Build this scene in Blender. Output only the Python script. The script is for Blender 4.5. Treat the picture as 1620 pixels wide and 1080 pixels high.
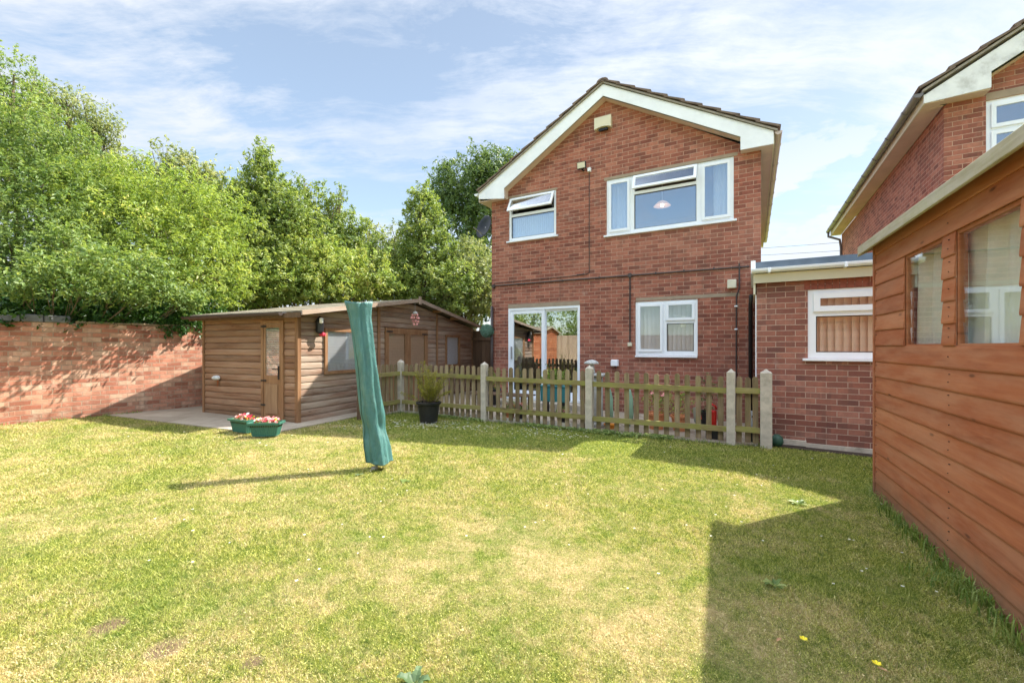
import bpy, math, random
import numpy as np
from mathutils import Vector, Matrix, noise as mnoise
R = math.radians
random.seed(7); rng = np.random.default_rng(11)
scene = bpy.context.scene
for o in list(bpy.data.objects): bpy.data.objects.remove(o)
col = scene.collection

# ------------------------------------------------------------------ camera, sky, sun, exposure
CAMH, FPX = 1.28, 680.0
cam_d = bpy.data.cameras.new('camera'); cam = bpy.data.objects.new('camera', cam_d); col.objects.link(cam)
cam.location = (0, 0, CAMH); cam.rotation_euler = (R(90), 0, 0)
cam_d.sensor_width = 36; cam_d.lens = 36 * FPX / 1620; cam_d.shift_y = 8 / 1620
cam_d.clip_start = .05; cam_d.clip_end = 3000
scene.camera = cam
SUN = Vector((.78, .36, 1.0)).normalized()
SUN_STRENGTH, SKY_STRENGTH, EXPOSURE = 4.6, .15, 1.5
sl = bpy.data.lights.new('sun', 'SUN'); so = bpy.data.objects.new('sun', sl); col.objects.link(so)
sl.energy = SUN_STRENGTH; sl.angle = R(.5); sl.color = (1, .94, .84)
so.rotation_euler = SUN.to_track_quat('Z', 'Y').to_euler(); so.location = (20, 10, 30)
scene.view_settings.view_transform = 'Standard'; scene.view_settings.look = 'None'
scene.view_settings.gamma = 1; scene.view_settings.exposure = EXPOSURE

class NT:
    """tiny node helper"""
    def __init__(s, tree): s.t = tree; s.n = tree.nodes; s.l = tree.links
    def node(s, typ, ins=None, **kw):
        nd = s.n.new(typ)
        for k, v in kw.items(): setattr(nd, k, v)
        for k, v in (ins or {}).items(): s.put(nd, k, v)
        return nd
    def put(s, nd, k, v):
        sock = nd.inputs[k]
        if isinstance(v, bpy.types.NodeSocket): s.l.new(v, sock)
        elif isinstance(v, bpy.types.Node): s.l.new(v.outputs[0], sock)
        else: sock.default_value = v
    def math(s, op, a, b=0.0, c=0.0, clamp=False):
        nd = s.node('ShaderNodeMath', {0: a, 1: b, 2: c}, operation=op); nd.use_clamp = clamp; return nd.outputs[0]
    def mix(s, f, a, b, blend='MIX'):
        nd = s.node('ShaderNodeMix', data_type='RGBA', blend_type=blend)
        s.put(nd, 0, f); s.put(nd, 6, c4(a)); s.put(nd, 7, c4(b)); return nd.outputs[2]
    def noise(s, vec, scale, detail=4, rough=.55, dist=0.0):
        nd = s.node('ShaderNodeTexNoise', {'Vector': vec, 'Scale': scale, 'Detail': detail, 'Roughness': rough, 'Distortion': dist})
        return nd.outputs['Fac']
    def ramp(s, f, stops, interp='LINEAR'):
        nd = s.node('ShaderNodeValToRGB', {0: f}); cr = nd.color_ramp; cr.interpolation = interp
        while len(cr.elements) > 1: cr.elements.remove(cr.elements[-1])
        cr.elements[0].position = stops[0][0]; cr.elements[0].color = c4(stops[0][1])
        for p, c in stops[1:]:
            e = cr.elements.new(p); e.color = c4(c)
        return nd.outputs[0]
    def rng(s, f, a, b, c=0.0, d=1.0):
        nd = s.node('ShaderNodeMapRange', {0: f, 1: a, 2: b, 3: c, 4: d}); return nd.outputs[0]
    def mapv(s, vec, scale=(1, 1, 1), loc=(0, 0, 0), rot=(0, 0, 0)):
        return s.node('ShaderNodeMapping', {'Vector': vec, 'Scale': scale, 'Location': loc, 'Rotation': rot}).outputs[0]
def c4(c):
    if isinstance(c, (int, float)): return (c, c, c, 1)
    if isinstance(c, (tuple, list)) and len(c) == 3: return (*c, 1)
    return c

world = bpy.data.worlds.new('World'); scene.world = world; world.use_nodes = True
w = NT(world.node_tree); w.n.clear()
tc = w.node('ShaderNodeTexCoord').outputs['Generated']
sky = w.node('ShaderNodeTexSky', sky_type='NISHITA', sun_disc=False, sun_elevation=math.asin(SUN.z),
             sun_rotation=math.atan2(SUN.x, SUN.y), air_density=1.0, dust_density=.6, ozone_density=1.5)
sep = w.node('ShaderNodeSeparateXYZ', {0: tc})
zc = w.math('MAXIMUM', w.math('ADD', sep.outputs[2], .12), .05)
pl = w.node('ShaderNodeCombineXYZ', {0: w.math('DIVIDE', sep.outputs[0], zc), 1: w.math('DIVIDE', sep.outputs[1], zc), 2: 0.0}).outputs[0]
warp = w.node('ShaderNodeVectorMath', {0: pl, 1: w.node('ShaderNodeVectorMath', {0: w.node('ShaderNodeTexNoise', {'Vector': pl, 'Scale': .9, 'Detail': 3}).outputs['Color'], 'Scale': .42}, operation='SCALE').outputs[0]}, operation='ADD').outputs[0]
cir = w.math('ADD', w.math('MULTIPLY', w.noise(w.mapv(warp, (.6, 2.2, 1), (3.1, 1.7, 0), (0, 0, R(38))), 1.5, 10, .68), .6), w.math('MULTIPLY', w.noise(w.mapv(warp, (1, 1.3, 1), (.4, 6.1, 0), (0, 0, R(20))), 1.9, 9, .62), .4))
cir2 = w.noise(w.mapv(pl, (1, 1, 1), (7.3, 2.2, 0)), .8, 5, .55)
cum = w.noise(w.mapv(tc, (1, 1, 2.2), (1.3, 4.1, .2)), 5.2, 8, .55)
cmask = w.rng(cir, .40, .555); cmask2 = w.rng(cir2, .26, .52)
low = w.rng(sep.outputs[2], .02, .30, .75, 0.0)
cumm = w.math('MULTIPLY', w.rng(cum, .52, .57), w.rng(sep.outputs[2], .50, .30))
veil = w.math('MAXIMUM', w.math('MULTIPLY', cmask, w.math('ADD', w.math('MULTIPLY', cmask2, .75), .25)), w.math('MULTIPLY', low, .75))
veil = w.math('MAXIMUM', w.math('MAXIMUM', veil, w.math('MULTIPLY', cumm, .95)), .22, clamp=True)
behind = w.node('ShaderNodeVectorMath', {0: tc, 1: (.4884, .8726, 0)}, operation='DOT_PRODUCT').outputs['Value']
veil = w.math('MULTIPLY', veil, w.rng(behind, -.45, .05, .30, 1.0))      # clearer sky over the gardens behind
# thin cloud shines brighter towards the sun
dots = w.node('ShaderNodeVectorMath', {0: tc, 1: tuple(SUN)}, operation='DOT_PRODUCT').outputs['Value']
ring = w.math('MULTIPLY', w.rng(sep.outputs[2], .66, .76), w.rng(sep.outputs[2], .92, .84))   # unseen bright cloud band, added overhead to lift the shaded walls
ring = w.math('MULTIPLY', ring, w.rng(w.noise(tc, 2.2, 5, .55), .25, .60, .45, 1.0))
glow = w.math('ADD', w.rng(dots, -.2, .8, 2.2, 2.5), w.math('MULTIPLY', ring, 15.0)); veil = w.math('MAXIMUM', veil, ring)
cloudc = w.node('ShaderNodeVectorMath', {0: (.91, .975, 1.08), 'Scale': glow}, operation='SCALE').outputs[0]
dim = w.rng(dots, .15, .95, 1.0, .6)
skyc = w.mix(veil, w.mix(1.0, w.mix(1.0, sky.outputs[0], (.70, .69, .62), 'MULTIPLY'), w.node('ShaderNodeCombineXYZ', {0: dim, 1: dim, 2: dim}).outputs[0], 'MULTIPLY'), cloudc)
bg = w.node('ShaderNodeBackground', {0: skyc, 1: SKY_STRENGTH})
w.l.new(bg.outputs[0], w.node('ShaderNodeOutputWorld').inputs[0])

# ------------------------------------------------------------------ frames of reference
U = Vector((.8726, -.4884, 0)); N = Vector((.4884, .8726, 0)); ANG = math.atan2(U.y, U.x)
def wp(s, n, z=0.0): return U * s + N * n + Vector((0, 0, z))            # house axes -> world
def ground_z(x): return max(-.09, min(.16, -.0148 * x))
def ray(px, py, D):                                                     # a point D metres away in the direction measured on the photo
    return Vector(((px - 810) / FPX * D, D, CAMH + (548 - py) / FPX * D))

def tag(o, label=None, cat=None, group=None, kind=None):
    if label: o['label'] = label
    if cat: o['category'] = cat
    if group: o['group'] = group
    if kind: o['kind'] = kind
    return o
def empty(name, loc, rz, label, cat, group=None):
    o = bpy.data.objects.new(name, None); o.empty_display_size = .2; col.objects.link(o)
    o.location = loc; o.rotation_euler = (0, 0, rz); o['off'] = (0.0, 0.0, 0.0); return tag(o, label, cat, group)
def house_thing(name, s0, n0, z0, label, cat, group=None):
    o = empty(name, wp(s0, n0, z0), ANG, label, cat, group); OFF[o.name] = (s0, n0, z0); return o
OFF = {}

class MB:
    def __init__(s): s.v = []; s.f = []; s.r = []; s.m = []; s.xf = None; s.rnd = .5; s.mi = 0
    def add(s, pts, faces, rnd=None):
        b = len(s.v); s.v += [tuple(s.xf(Vector(p))) if s.xf else tuple(p) for p in pts]
        for f in faces: s.f.append([b + i for i in f]); s.r.append(s.rnd if rnd is None else rnd); s.m.append(s.mi)
    def quad(s, a, b, c, d, rnd=None): s.add([a, b, c, d], [(0, 1, 2, 3)], rnd)
    def box(s, x0, x1, y0, y1, z0, z1, rnd=None):
        s.add([(x0, y0, z0), (x1, y0, z0), (x1, y1, z0), (x0, y1, z0), (x0, y0, z1), (x1, y0, z1), (x1, y1, z1), (x0, y1, z1)],
              [(0, 3, 2, 1), (4, 5, 6, 7), (0, 1, 5, 4), (1, 2, 6, 5), (2, 3, 7, 6), (3, 0, 4, 7)], rnd)
    def bbox(s, x0, x1, y0, y1, z0, z1, b=.006, rnd=None):              # box with chamfered edges
        bm = [(sx, sy, sz) for sz in (0, 1) for sy in (0, 1) for sx in (0, 1)]
        lo, hi = Vector((x0, y0, z0)), Vector((x1, y1, z1)); pts = []; idx = {}
        for c in bm:
            for ax in range(3):
                p = [lo[i] if c[i] == 0 else hi[i] for i in range(3)]
                for i in range(3):
                    if i != ax: p[i] += b if c[i] == 0 else -b
                idx[(c, ax)] = len(pts); pts.append(tuple(p))
        fs = []
        for ax in range(3):
            o1, o2 = [i for i in range(3) if i != ax]
            for sd in (0, 1):
                q = []
                for (a, d) in ((0, 0), (1, 0), (1, 1), (0, 1)):
                    c = [0, 0, 0]; c[ax] = sd; c[o1] = a; c[o2] = d; q.append(idx[(tuple(c), ax)])
                fs.append(tuple(q))
            for a in (0, 1):
                for d in (0, 1):
                    c0 = [0, 0, 0]; c0[o1] = a; c0[o2] = d; c1 = list(c0); c1[ax] = 1
                    c0, c1 = tuple(c0), tuple(c1)
                    fs.append((idx[(c0, o1)], idx[(c1, o1)], idx[(c1, o2)], idx[(c0, o2)]))
        for c in bm: fs.append((idx[(c, 0)], idx[(c, 1)], idx[(c, 2)]))
        s.add(pts, fs, rnd)
    def prism(s, poly, dvec, rnd=None):
        n = len(poly); d = Vector(dvec); pts = [Vector(p) for p in poly] + [Vector(p) + d for p in poly]
        s.add(pts, [tuple(range(n))[::-1], tuple(range(n, 2 * n))] + [(i, (i + 1) % n, n + (i + 1) % n, n + i) for i in range(n)], rnd)
    def tube(s, path, rad, k=8, rnd=None, caps=True):
        path = [Vector(p) for p in path]; m = len(path)
        rad = [rad] * m if isinstance(rad, (int, float)) else rad
        pts = []; up = None
        for i, p in enumerate(path):
            d = (path[min(i + 1, m - 1)] - path[max(i - 1, 0)]).normalized()
            if up is None: up = Vector((0, 0, 1)) if abs(d.z) < .9 else Vector((1, 0, 0))
            a = d.cross(up).normalized(); b = a.cross(d).normalized(); up = b
            for j in range(k):
                t = 2 * math.pi * j / k; pts.append(p + (a * math.cos(t) + b * math.sin(t)) * rad[i])
        fs = [(i * k + j, i * k + (j + 1) % k, (i + 1) * k + (j + 1) % k, (i + 1) * k + j) for i in range(m - 1) for j in range(k)]
        if caps: fs += [tuple(range(k))[::-1], tuple(range((m - 1) * k, m * k))]
        s.add(pts, fs, rnd)
    def lathe(s, prof, c=(0, 0, 0), k=20, rnd=None, wob=0.0):
        pts = []
        for (r, z) in prof:
            for j in range(k):
                t = 2 * math.pi * j / k; rr = r * (1 + wob * math.sin(5 * t + z * 20))
                pts.append((c[0] + rr * math.cos(t), c[1] + rr * math.sin(t), c[2] + z))
        m = len(prof); fs = [(i * k + j, i * k + (j + 1) % k, (i + 1) * k + (j + 1) % k, (i + 1) * k + j) for i in range(m - 1) for j in range(k)]
        if prof[0][0] > 1e-4: fs.append(tuple(range(k))[::-1])
        if prof[-1][0] > 1e-4: fs.append(tuple(range((m - 1) * k, m * k)))
        s.add(pts, fs, rnd)
    def panel(s, x0, x1, z0, z1, y0, y1, holes, bev=False):            # slab with rectangular holes
        xs = sorted({x0, x1, *[h[0] for h in holes], *[h[1] for h in holes]}); zs = sorted({z0, z1, *[h[2] for h in holes], *[h[3] for h in holes]})
        for i in range(len(xs) - 1):
            run = None
            for j in range(len(zs)):
                inside = False
                if j < len(zs) - 1:
                    cx, cz = (xs[i] + xs[i + 1]) / 2, (zs[j] + zs[j + 1]) / 2
                    inside = not any(h[0] < cx < h[1] and h[2] < cz < h[3] for h in holes)
                if inside and run is None: run = zs[j]
                if (not inside) and run is not None: s.box(xs[i], xs[i + 1], y0, y1, run, zs[j]); run = None
    def build(s, name, mats, parent=None, smooth=False, label=None):
        me = bpy.data.meshes.new(name); off = OFF.get(parent.name if parent else '', (0, 0, 0))
        if parent is not None and parent.parent is not None: off = (0, 0, 0)
        root = parent
        while root is not None and root.parent is not None: root = root.parent
        if root is not None: off = OFF.get(root.name, (0, 0, 0))
        me.from_pydata([(p[0] - off[0], p[1] - off[1], p[2] - off[2]) for p in s.v], [], s.f)
        mats = mats if isinstance(mats, (list, tuple)) else [mats]
        for m in mats: me.materials.append(m)
        if len(mats) > 1: me.polygons.foreach_set('material_index', s.m)
        at = me.attributes.new('rnd', 'FLOAT', 'FACE'); at.data.foreach_set('value', s.r)
        if smooth: me.polygons.foreach_set('use_smooth', [True] * len(s.f))
        me.update(); o = bpy.data.objects.new(name, me); col.objects.link(o)
        if parent is not None: o.parent = parent
        if label: o['label'] = label
        return o
def single(mb, name, mats, label, cat, loc=(0, 0, 0), rz=0, group=None, smooth=False, kind=None):
    o = mb.build(name, mats, None, smooth); o.location = loc; o.rotation_euler = (0, 0, rz); return tag(o, label, cat, group, kind)
def house_single(mb, name, mats, s0, n0, z0, label, cat, group=None, smooth=False):
    mb.v = [(p[0] - s0, p[1] - n0, p[2] - z0) for p in mb.v]
    return single(mb, name, mats, label, cat, wp(s0, n0, z0), ANG, group, smooth)

# ------------------------------------------------------------------ materials
def material(name):
    m = bpy.data.materials.new(name); m.use_nodes = True; t = NT(m.node_tree); t.n.clear()
    t.out = t.node('ShaderNodeOutputMaterial'); return m, t
def finish(t, base, rough=.6, bump=None, bs=.3, bd=.01, spec=.4, metal=0.0, **extra):
    b = t.node('ShaderNodeBsdfPrincipled'); t.put(b, 'Base Color', c4(base)); t.put(b, 'Roughness', rough); t.put(b, 'Specular IOR Level', spec); t.put(b, 'Metallic', metal)
    for k, v in extra.items(): t.put(b, k.replace('_', ' '), v)
    if bump is not None:
        t.l.new(t.node('ShaderNodeBump', {'Height': bump, 'Strength': bs, 'Distance': bd}).outputs[0], b.inputs['Normal'])
    t.l.new(b.outputs[0], t.out.inputs[0]); return b
def objc(t): return t.node('ShaderNodeTexCoord').outputs['Object']
def wallvec(t):
    sp = t.node('ShaderNodeSeparateXYZ', {0: objc(t)})
    return t.node('ShaderNodeCombineXYZ', {0: t.math('ADD', sp.outputs[0], sp.outputs[1]), 1: sp.outputs[2], 2: 0.0}).outputs[0], sp
def plain(name, c, rough=.5, var=.12, scale=6, bs=.15, spec=.4, metal=0.0, dirt=0.0, **ex):
    m, t = material(name); o = objc(t); f = t.noise(o, scale, 5); g = t.noise(o, scale * 9, 3)
    k = t.rng(f, .3, .7, 1 - var, 1 + var); b = t.node('ShaderNodeVectorMath', {0: c, 'Scale': k}, operation='SCALE').outputs[0]
    if dirt:
        d = t.math('MULTIPLY', t.rng(t.noise(o, scale * .6, 7, .7), .5, .72), dirt); b = t.mix(d, b, (.16, .15, .10))
    finish(t, b, rough, t.math('ADD', f, t.math('MULTIPLY', g, .4)), bs, .004, spec, metal, **ex); return m
def brick(name, stops, mortar, rough=.85, dark=.35, darkc=(.09, .035, .025), bwid=.225, row=.075, ms=.010, bd=.006, old=0.0, wob=.0):
    m, t = material(name); v, sp = wallvec(t); o = objc(t)
    if wob:
        nz = t.node('ShaderNodeTexNoise', {'Vector': o, 'Scale': 3.0, 'Detail': 3}).outputs['Color']
        v = t.node('ShaderNodeVectorMath', {0: v, 1: t.node('ShaderNodeVectorMath', {0: nz, 'Scale': wob}, operation='SCALE').outputs[0]}, operation='ADD').outputs[0]
    edge = t.node('ShaderNodeTexNoise', {'Vector': o, 'Scale': 55.0, 'Detail': 2}).outputs['Color']
    v = t.node('ShaderNodeVectorMath', {0: v, 1: t.node('ShaderNodeVectorMath', {0: edge, 'Scale': .006}, operation='SCALE').outputs[0]}, operation='ADD').outputs[0]
    def bt(wid, loc=(0, 0, 0), off=.5):
        return t.node('ShaderNodeTexBrick', {'Vector': t.mapv(v, (1, 1, 1), loc) if any(loc) else v, 'Color1': (0, 0, 0, 1), 'Color2': (1, 1, 1, 1), 'Mortar': (.5, .5, .5, 1), 'Scale': 1.0,
                      'Mortar Size': ms / 2, 'Mortar Smooth': .15, 'Bias': 0.0, 'Brick Width': wid, 'Row Height': row}, offset=off)
    b1 = bt(bwid); b2 = bt(bwid / 2, (bwid * 8, 0, 0), .5)
    base = t.ramp(b1.outputs['Color'], stops)
    dk = t.math('MULTIPLY', t.rng(b2.outputs['Color'], .68, .74), dark)
    base = t.mix(dk, base, darkc)
    blot = t.noise(o, 16, 5, .65); base = t.mix(t.rng(blot, .35, .75, 0, .45), base, darkc)
    big = t.noise(o, .8, 5, .6); base = t.mix(t.rng(big, .35, .7, 0, .30), base, t.mix(.5, base, mortar))
    mort = t.mix(t.noise(o, 9, 4), tuple(x * .72 for x in mortar), tuple(min(1, x * 1.22) for x in mortar))
    if old:
        base = t.mix(t.math('MULTIPLY', t.rng(t.noise(o, 5, 6, .7), .52, .66), old), base, (.62, .50, .38))
        base = t.mix(t.math('MULTIPLY', t.rng(t.noise(o, 2.2, 6, .7), .56, .72), old * .7), base, (.16, .12, .09))
    c = t.mix(b1.outputs['Fac'], base, mort)
    stain = t.math('MULTIPLY', t.rng(sp.outputs[2], .0, .35, .35, 0), t.rng(t.noise(o, 3, 5), .35, .6)); c = t.mix(stain, c, (.10, .085, .06))
    streak = t.rng(t.noise(t.mapv(v, (7, .55, 1)), 1.0, 5, .65), .52, .74, 0, .30); c = t.mix(streak, c, (.12, .085, .062))
    effl = t.rng(t.noise(t.mapv(o, (1, 1, 1), (3, 8, 2)), 2.6, 7, .7), .60, .74, 0, .28); c = t.mix(effl, c, (.55, .46, .38))
    h = t.math('SUBTRACT', t.math('MULTIPLY', t.noise(o, 60, 5), .35), b1.outputs['Fac'])
    finish(t, c, rough, h, .7, bd, .2); return m
def wood(name, stops, rough=.7, grain=1.0, bs=.3, weather=0.0, wc=(.42, .38, .33), axis='wall', spec=.25, knots=.5, green=0.0, splash=0.0):
    m, t = material(name); o = objc(t)
    rn = t.node('ShaderNodeAttribute', attribute_name='rnd').outputs['Fac']
    if axis == 'wall': v, sp = wallvec(t)
    elif axis == 'z':
        sp = t.node('ShaderNodeSeparateXYZ', {0: o}); v = t.node('ShaderNodeCombineXYZ', {0: sp.outputs[2], 1: t.math('ADD', sp.outputs[0], sp.outputs[1]), 2: 0.0}).outputs[0]
    else: sp = t.node('ShaderNodeSeparateXYZ', {0: o}); v = o
    off = t.node('ShaderNodeCombineXYZ', {0: t.math('MULTIPLY', rn, 37.0), 1: t.math('MULTIPLY', rn, 11.0), 2: t.math('MULTIPLY', rn, 5.0)}).outputs[0]
    v = t.node('ShaderNodeVectorMath', {0: v, 1: off}, operation='ADD').outputs[0]
    g = t.noise(t.mapv(v, (2.2, 38, 1)), grain, 7, .62, 1.2); g2 = t.noise(t.mapv(v, (1.2, 9, 1)), 1.0, 4, .6, .6)
    ge, g2e = t.rng(g, .30, .70), t.rng(g2, .28, .72)
    f = t.math('ADD', t.math('MULTIPLY', rn, .40), t.math('ADD', t.math('MULTIPLY', ge, .30), t.math('MULTIPLY', g2e, .42)))
    c = t.ramp(t.math('SUBTRACT', f, .07), stops)
    vk = t.node('ShaderNodeTexVoronoi', {'Vector': t.mapv(v, (2.3, 7.5, 1)), 'Scale': 1.0, 'Randomness': 1.0}).outputs['Distance']
    kn = t.math('MULTIPLY', t.rng(vk, .10, .045), knots); c = t.mix(kn, c, tuple(x * .35 for x in stops[0][1]))
    if weather:
        wn = t.rng(t.noise(t.mapv(v, (1.0, 5, 1)), 1.6, 6, .65), .40, .62); c = t.mix(t.math('MULTIPLY', wn, weather), c, wc)
    if green:
        gn = t.rng(t.noise(o, 4.5, 6, .7), .42, .62); c = t.mix(t.math('MULTIPLY', gn, green), c, (.26, .27, .060))
    if splash:
        z_ = t.node('ShaderNodeSeparateXYZ', {0: o}).outputs[2]; q = t.math('MULTIPLY', t.rng(t.math('ADD', z_, t.math('MULTIPLY', t.noise(o, 6, 6, .7), -.35)), .12, -.12), splash); c = t.mix(q, c, (.14, .10, .06))
    finish(t, c, rough, g, bs, .003, spec); return m

def leafmat(name, stops, trans=.45, rough=.45, dead=None):
    m, t = material(name); rn = t.node('ShaderNodeAttribute', attribute_name='rnd').outputs['Fac']
    o = objc(t); f = t.math('ADD', t.math('MULTIPLY', rn, .75), t.rng(t.noise(o, .9, 3), .3, .7, 0, .28))
    c = t.ramp(f, stops)
    b = t.node('ShaderNodeBsdfPrincipled'); t.put(b, 'Base Color', c); t.put(b, 'Roughness', rough); t.put(b, 'Specular IOR Level', .35)
    tr = t.node('ShaderNodeBsdfTranslucent'); t.put(tr, 'Color', t.mix(1.0, c, (1.25, 1.15, .65), 'MULTIPLY'))
    mx = t.node('ShaderNodeMixShader', {0: trans}); t.l.new(b.outputs[0], mx.inputs[1]); t.l.new(tr.outputs[0], mx.inputs[2]); t.l.new(mx.outputs[0], t.out.inputs[0]); return m

M = {}
M['brick_house'] = brick('house_brick', [(0, (.22, .072, .050)), (.35, (.32, .104, .068)), (.7, (.40, .142, .092)), (1, (.47, .19, .125))], (.48, .30, .22), dark=.34, darkc=(.10, .040, .032))
M['brick_garage'] = brick('garage_brick', [(0, (.18, .064, .048)), (.4, (.29, .104, .072)), (.75, (.38, .150, .102)), (1, (.46, .21, .15))], (.48, .33, .26), dark=.45, darkc=(.12, .05, .045))
M['brick_wall'] = brick('garden_wall_brick', [(0, (.32, .11, .070)), (.3, (.50, .19, .12)), (.65, (.62, .29, .19)), (1, (.68, .43, .30))], (.40, .28, .20), dark=.45, darkc=(.26, .10, .06), bd=.014, old=.5, wob=.03, ms=.012)
M['white'] = plain('white_upvc', (.83, .87, .92), .32, .03, 3, .03, .5)
M['white_board'] = plain('white_painted_board', (.83, .87, .92), .5, .05, 2.5, .08, .35, dirt=.12)
M['white_worn'] = plain('worn_white_paint', (.74, .76, .76), .6, .08, 6, .25, .3, dirt=.5)
M['cream'] = plain('cream_board', (.66, .62, .47), .5, .06, 3, .05)
M['soffit'] = plain('soffit_board', (.66, .52, .42), .6, .08, 3, .06)
M['gutter'] = plain('gutter_plastic', (.55, .45, .40), .35, .1, 4, .04)
M['gutter_dark'] = plain('grey_gutter_plastic', (.16, .15, .15), .35, .15, 4, .04)
M['black'] = plain('black_plastic', (.018, .018, .020), .35, .15, 5, .08)
M['dark_pipe'] = plain('dark_brown_pipe', (.060, .045, .042), .4, .15, 5, .06)
M['grey_metal'] = plain('grey_metal', (.36, .37, .38), .4, .1, 8, .1, .5, .7)
M['concrete'] = plain('concrete', (.50, .45, .37), .9, .2, 9, .7, .2, dirt=.5)
M['lintel'] = plain('lintel_render', (.34, .27, .20), .9, .12, 6, .3, .2)
M['tile'] = plain('roof_tile', (.17, .125, .10), .85, .35, 7, .6, .2, dirt=.4)
M['ridge'] = plain('mortar_bedding', (.30, .27, .23), .9, .2, 12, .7, .2)
M['felt'] = plain('roof_felt', (.085, .11, .135), .85, .25, 3.5, .35, .25)
M['felt_brown'] = plain('mossy_roof_felt', (.17, .15, .11), .95, .35, 6, .8, .15, dirt=.55)
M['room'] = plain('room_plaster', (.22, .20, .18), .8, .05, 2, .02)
M['curtain'] = plain('curtain_fabric', (.72, .78, .82), .8, .05, 3, .1)
M['linen'] = plain('cream_linen', (.82, .79, .66), .85, .08, 3, .15)
M['blind_white'] = plain('white_blind', (.66, .64, .67), .6, .04, 3, .03)
M['blind_peach'] = plain('peach_blind', (.74, .56, .42), .6, .05, 3, .03)
M['blind_brown'] = plain('brown_paper_blind', (.50, .33, .21), .7, .05, 3, .03)
M['pane_brown'] = plain('door_board', (.38, .25, .16), .6, .05, 3, .05)
M['cabin'] = wood('cabin_log_board', [(0, (.095, .045, .024)), (.35, (.20, .100, .054)), (.65, (.31, .170, .100)), (1, (.42, .27, .175))], .65, splash=.5, weather=.35, wc=(.34, .25, .17), bs=.35)
M['cabin_grey'] = wood('weathered_log_board', [(0, (.11, .060, .038)), (.35, (.23, .135, .090)), (.65, (.35, .235, .165)), (1, (.47, .35, .265))], .7, weather=.55, wc=(.42, .36, .29), bs=.4)
M['trim'] = wood('cabin_trim', [(0, (.13, .060, .028)), (.5, (.28, .150, .075)), (1, (.40, .25, .14))], .6, axis='z', bs=.25)
M['trim_pale'] = wood('pale_fascia_board', [(0, (.16, .10, .07)), (.5, (.32, .23, .17)), (1, (.46, .37, .29))], .7, weather=.3, bs=.4)
M['shed'] = wood('orange_stained_board', [(0, (.21, .056, .022)), (.35, (.33, .098, .040)), (.7, (.42, .145, .062)), (1, (.52, .215, .105))], .8, weather=.4, wc=(.46, .24, .14), splash=.6, knots=.8, bs=.22, spec=.3)
M['shed_trim'] = wood('weathered_roof_board', [(0, (.20, .17, .11)), (.5, (.42, .37, .28)), (1, (.60, .56, .47))], .85, weather=.4, bs=.6, wc=(.5, .48, .42), green=.25)
M['picket'] = wood('mossy_picket', [(0, (.085, .058, .034)), (.4, (.20, .142, .086)), (.7, (.32, .24, .150)), (1, (.48, .40, .28))], .8, axis='z', green=.22, bs=.4)
M['rail'] = wood('mossy_rail', [(0, (.12, .085, .035)), (.5, (.26, .21, .09)), (1, (.40, .34, .17))], .8, green=.75, bs=.4)
M['darkwood'] = wood('dark_creosote_board', [(0, (.05, .030, .018)), (.5, (.13, .080, .048)), (1, (.21, .14, .09))], .8, axis='z', bs=.4)
M['fencepanel'] = wood('pale_fence_panel', [(0, (.18, .13, .085)), (.5, (.28, .21, .15)), (1, (.38, .31, .23))], .8, axis='z')
M['teal'] = None
m, t = material('green_pvc_cover'); o = objc(t)
f = t.noise(t.mapv(o, (9, 9, 2.2)), 1.0, 5, .6, .8)
f2 = t.noise(t.mapv(o, (26, 26, 9)), 1.0, 6, .7, 1.5); hh = t.math('ADD', f, t.math('MULTIPLY', f2, .35))
cc = t.ramp(f, [(.2, (.038, .120, .112)), (.5, (.064, .178, .166)), (.8, (.105, .250, .238))]); cc = t.mix(t.rng(t.noise(o, 7, 6, .7), .5, .75, 0, .35), cc, (.20, .30, .26))
finish(t, cc, .42, hh, .9, .035, .45); M['teal'] = m
M['trough'] = plain('green_trough_plastic', (.045, .155, .115), .4, .1, 5, .05)
M['planter'] = plain('teal_planter_plastic', (.03, .17, .18), .4, .1, 5, .05)
M['planter_dark'] = plain('dark_green_plastic', (.030, .085, .055), .5, .1, 5, .05)
M['terracotta'] = plain('terracotta', (.55, .22, .10), .8, .12, 8, .2)
M['soil'] = plain('soil', (.045, .030, .020), .95, .3, 20, .8)
M['red'] = plain('red_plastic', (.68, .02, .018), .3, .06, 4, .03)
M['palegreen'] = plain('pale_green_cloth', (.22, .36, .25), .7, .12, 6, .3)
M['stone'] = plain('grey_stone', (.46, .46, .44), .9, .2, 14, .6)
M['slate'] = plain('dark_coping_stone', (.17, .17, .18), .8, .3, 6, .6)
M['orange'] = plain('orange_pot', (.72, .27, .03), .6, .1, 5, .1)
M['flower_pink'] = plain('pink_petal', (.80, .36, .34), .6, .35, 40, .1)
M['flower_red'] = plain('red_petal', (.70, .05, .09), .6, .3, 40, .1)
M['flower_white'] = plain('white_petal', (.85, .85, .82), .6, .05, 40, .05)
M['flower_yellow'] = plain('yellow_petal', (.85, .68, .02), .6, .1, 40, .05)
M['bark'] = plain('bark', (.15, .115, .080), .9, .3, 14, .9, .2)
M['topiary'] = leafmat('blue_green_box_leaf', [(0, (.06, .14, .10)), (.5, (.14, .28, .21)), (1, (.26, .42, .34))], .15)
M['leaf_haw'] = leafmat('hawthorn_leaf', [(0, (.060, .125, .034)), (.45, (.165, .26, .070)), (.8, (.32, .41, .13)), (1, (.58, .56, .26))], .44)
M['leaf_lime'] = leafmat('lime_leaf', [(0, (.085, .16, .032)), (.4, (.235, .345, .072)), (.8, (.42, .51, .13)), (.93, (.66, .60, .28)), (1, (.60, .40, .22))], .48)
M['leaf_mid'] = leafmat('mid_green_leaf', [(0, (.070, .135, .036)), (.45, (.20, .29, .078)), (.85, (.37, .44, .15)), (1, (.55, .54, .26))], .44)
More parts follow.
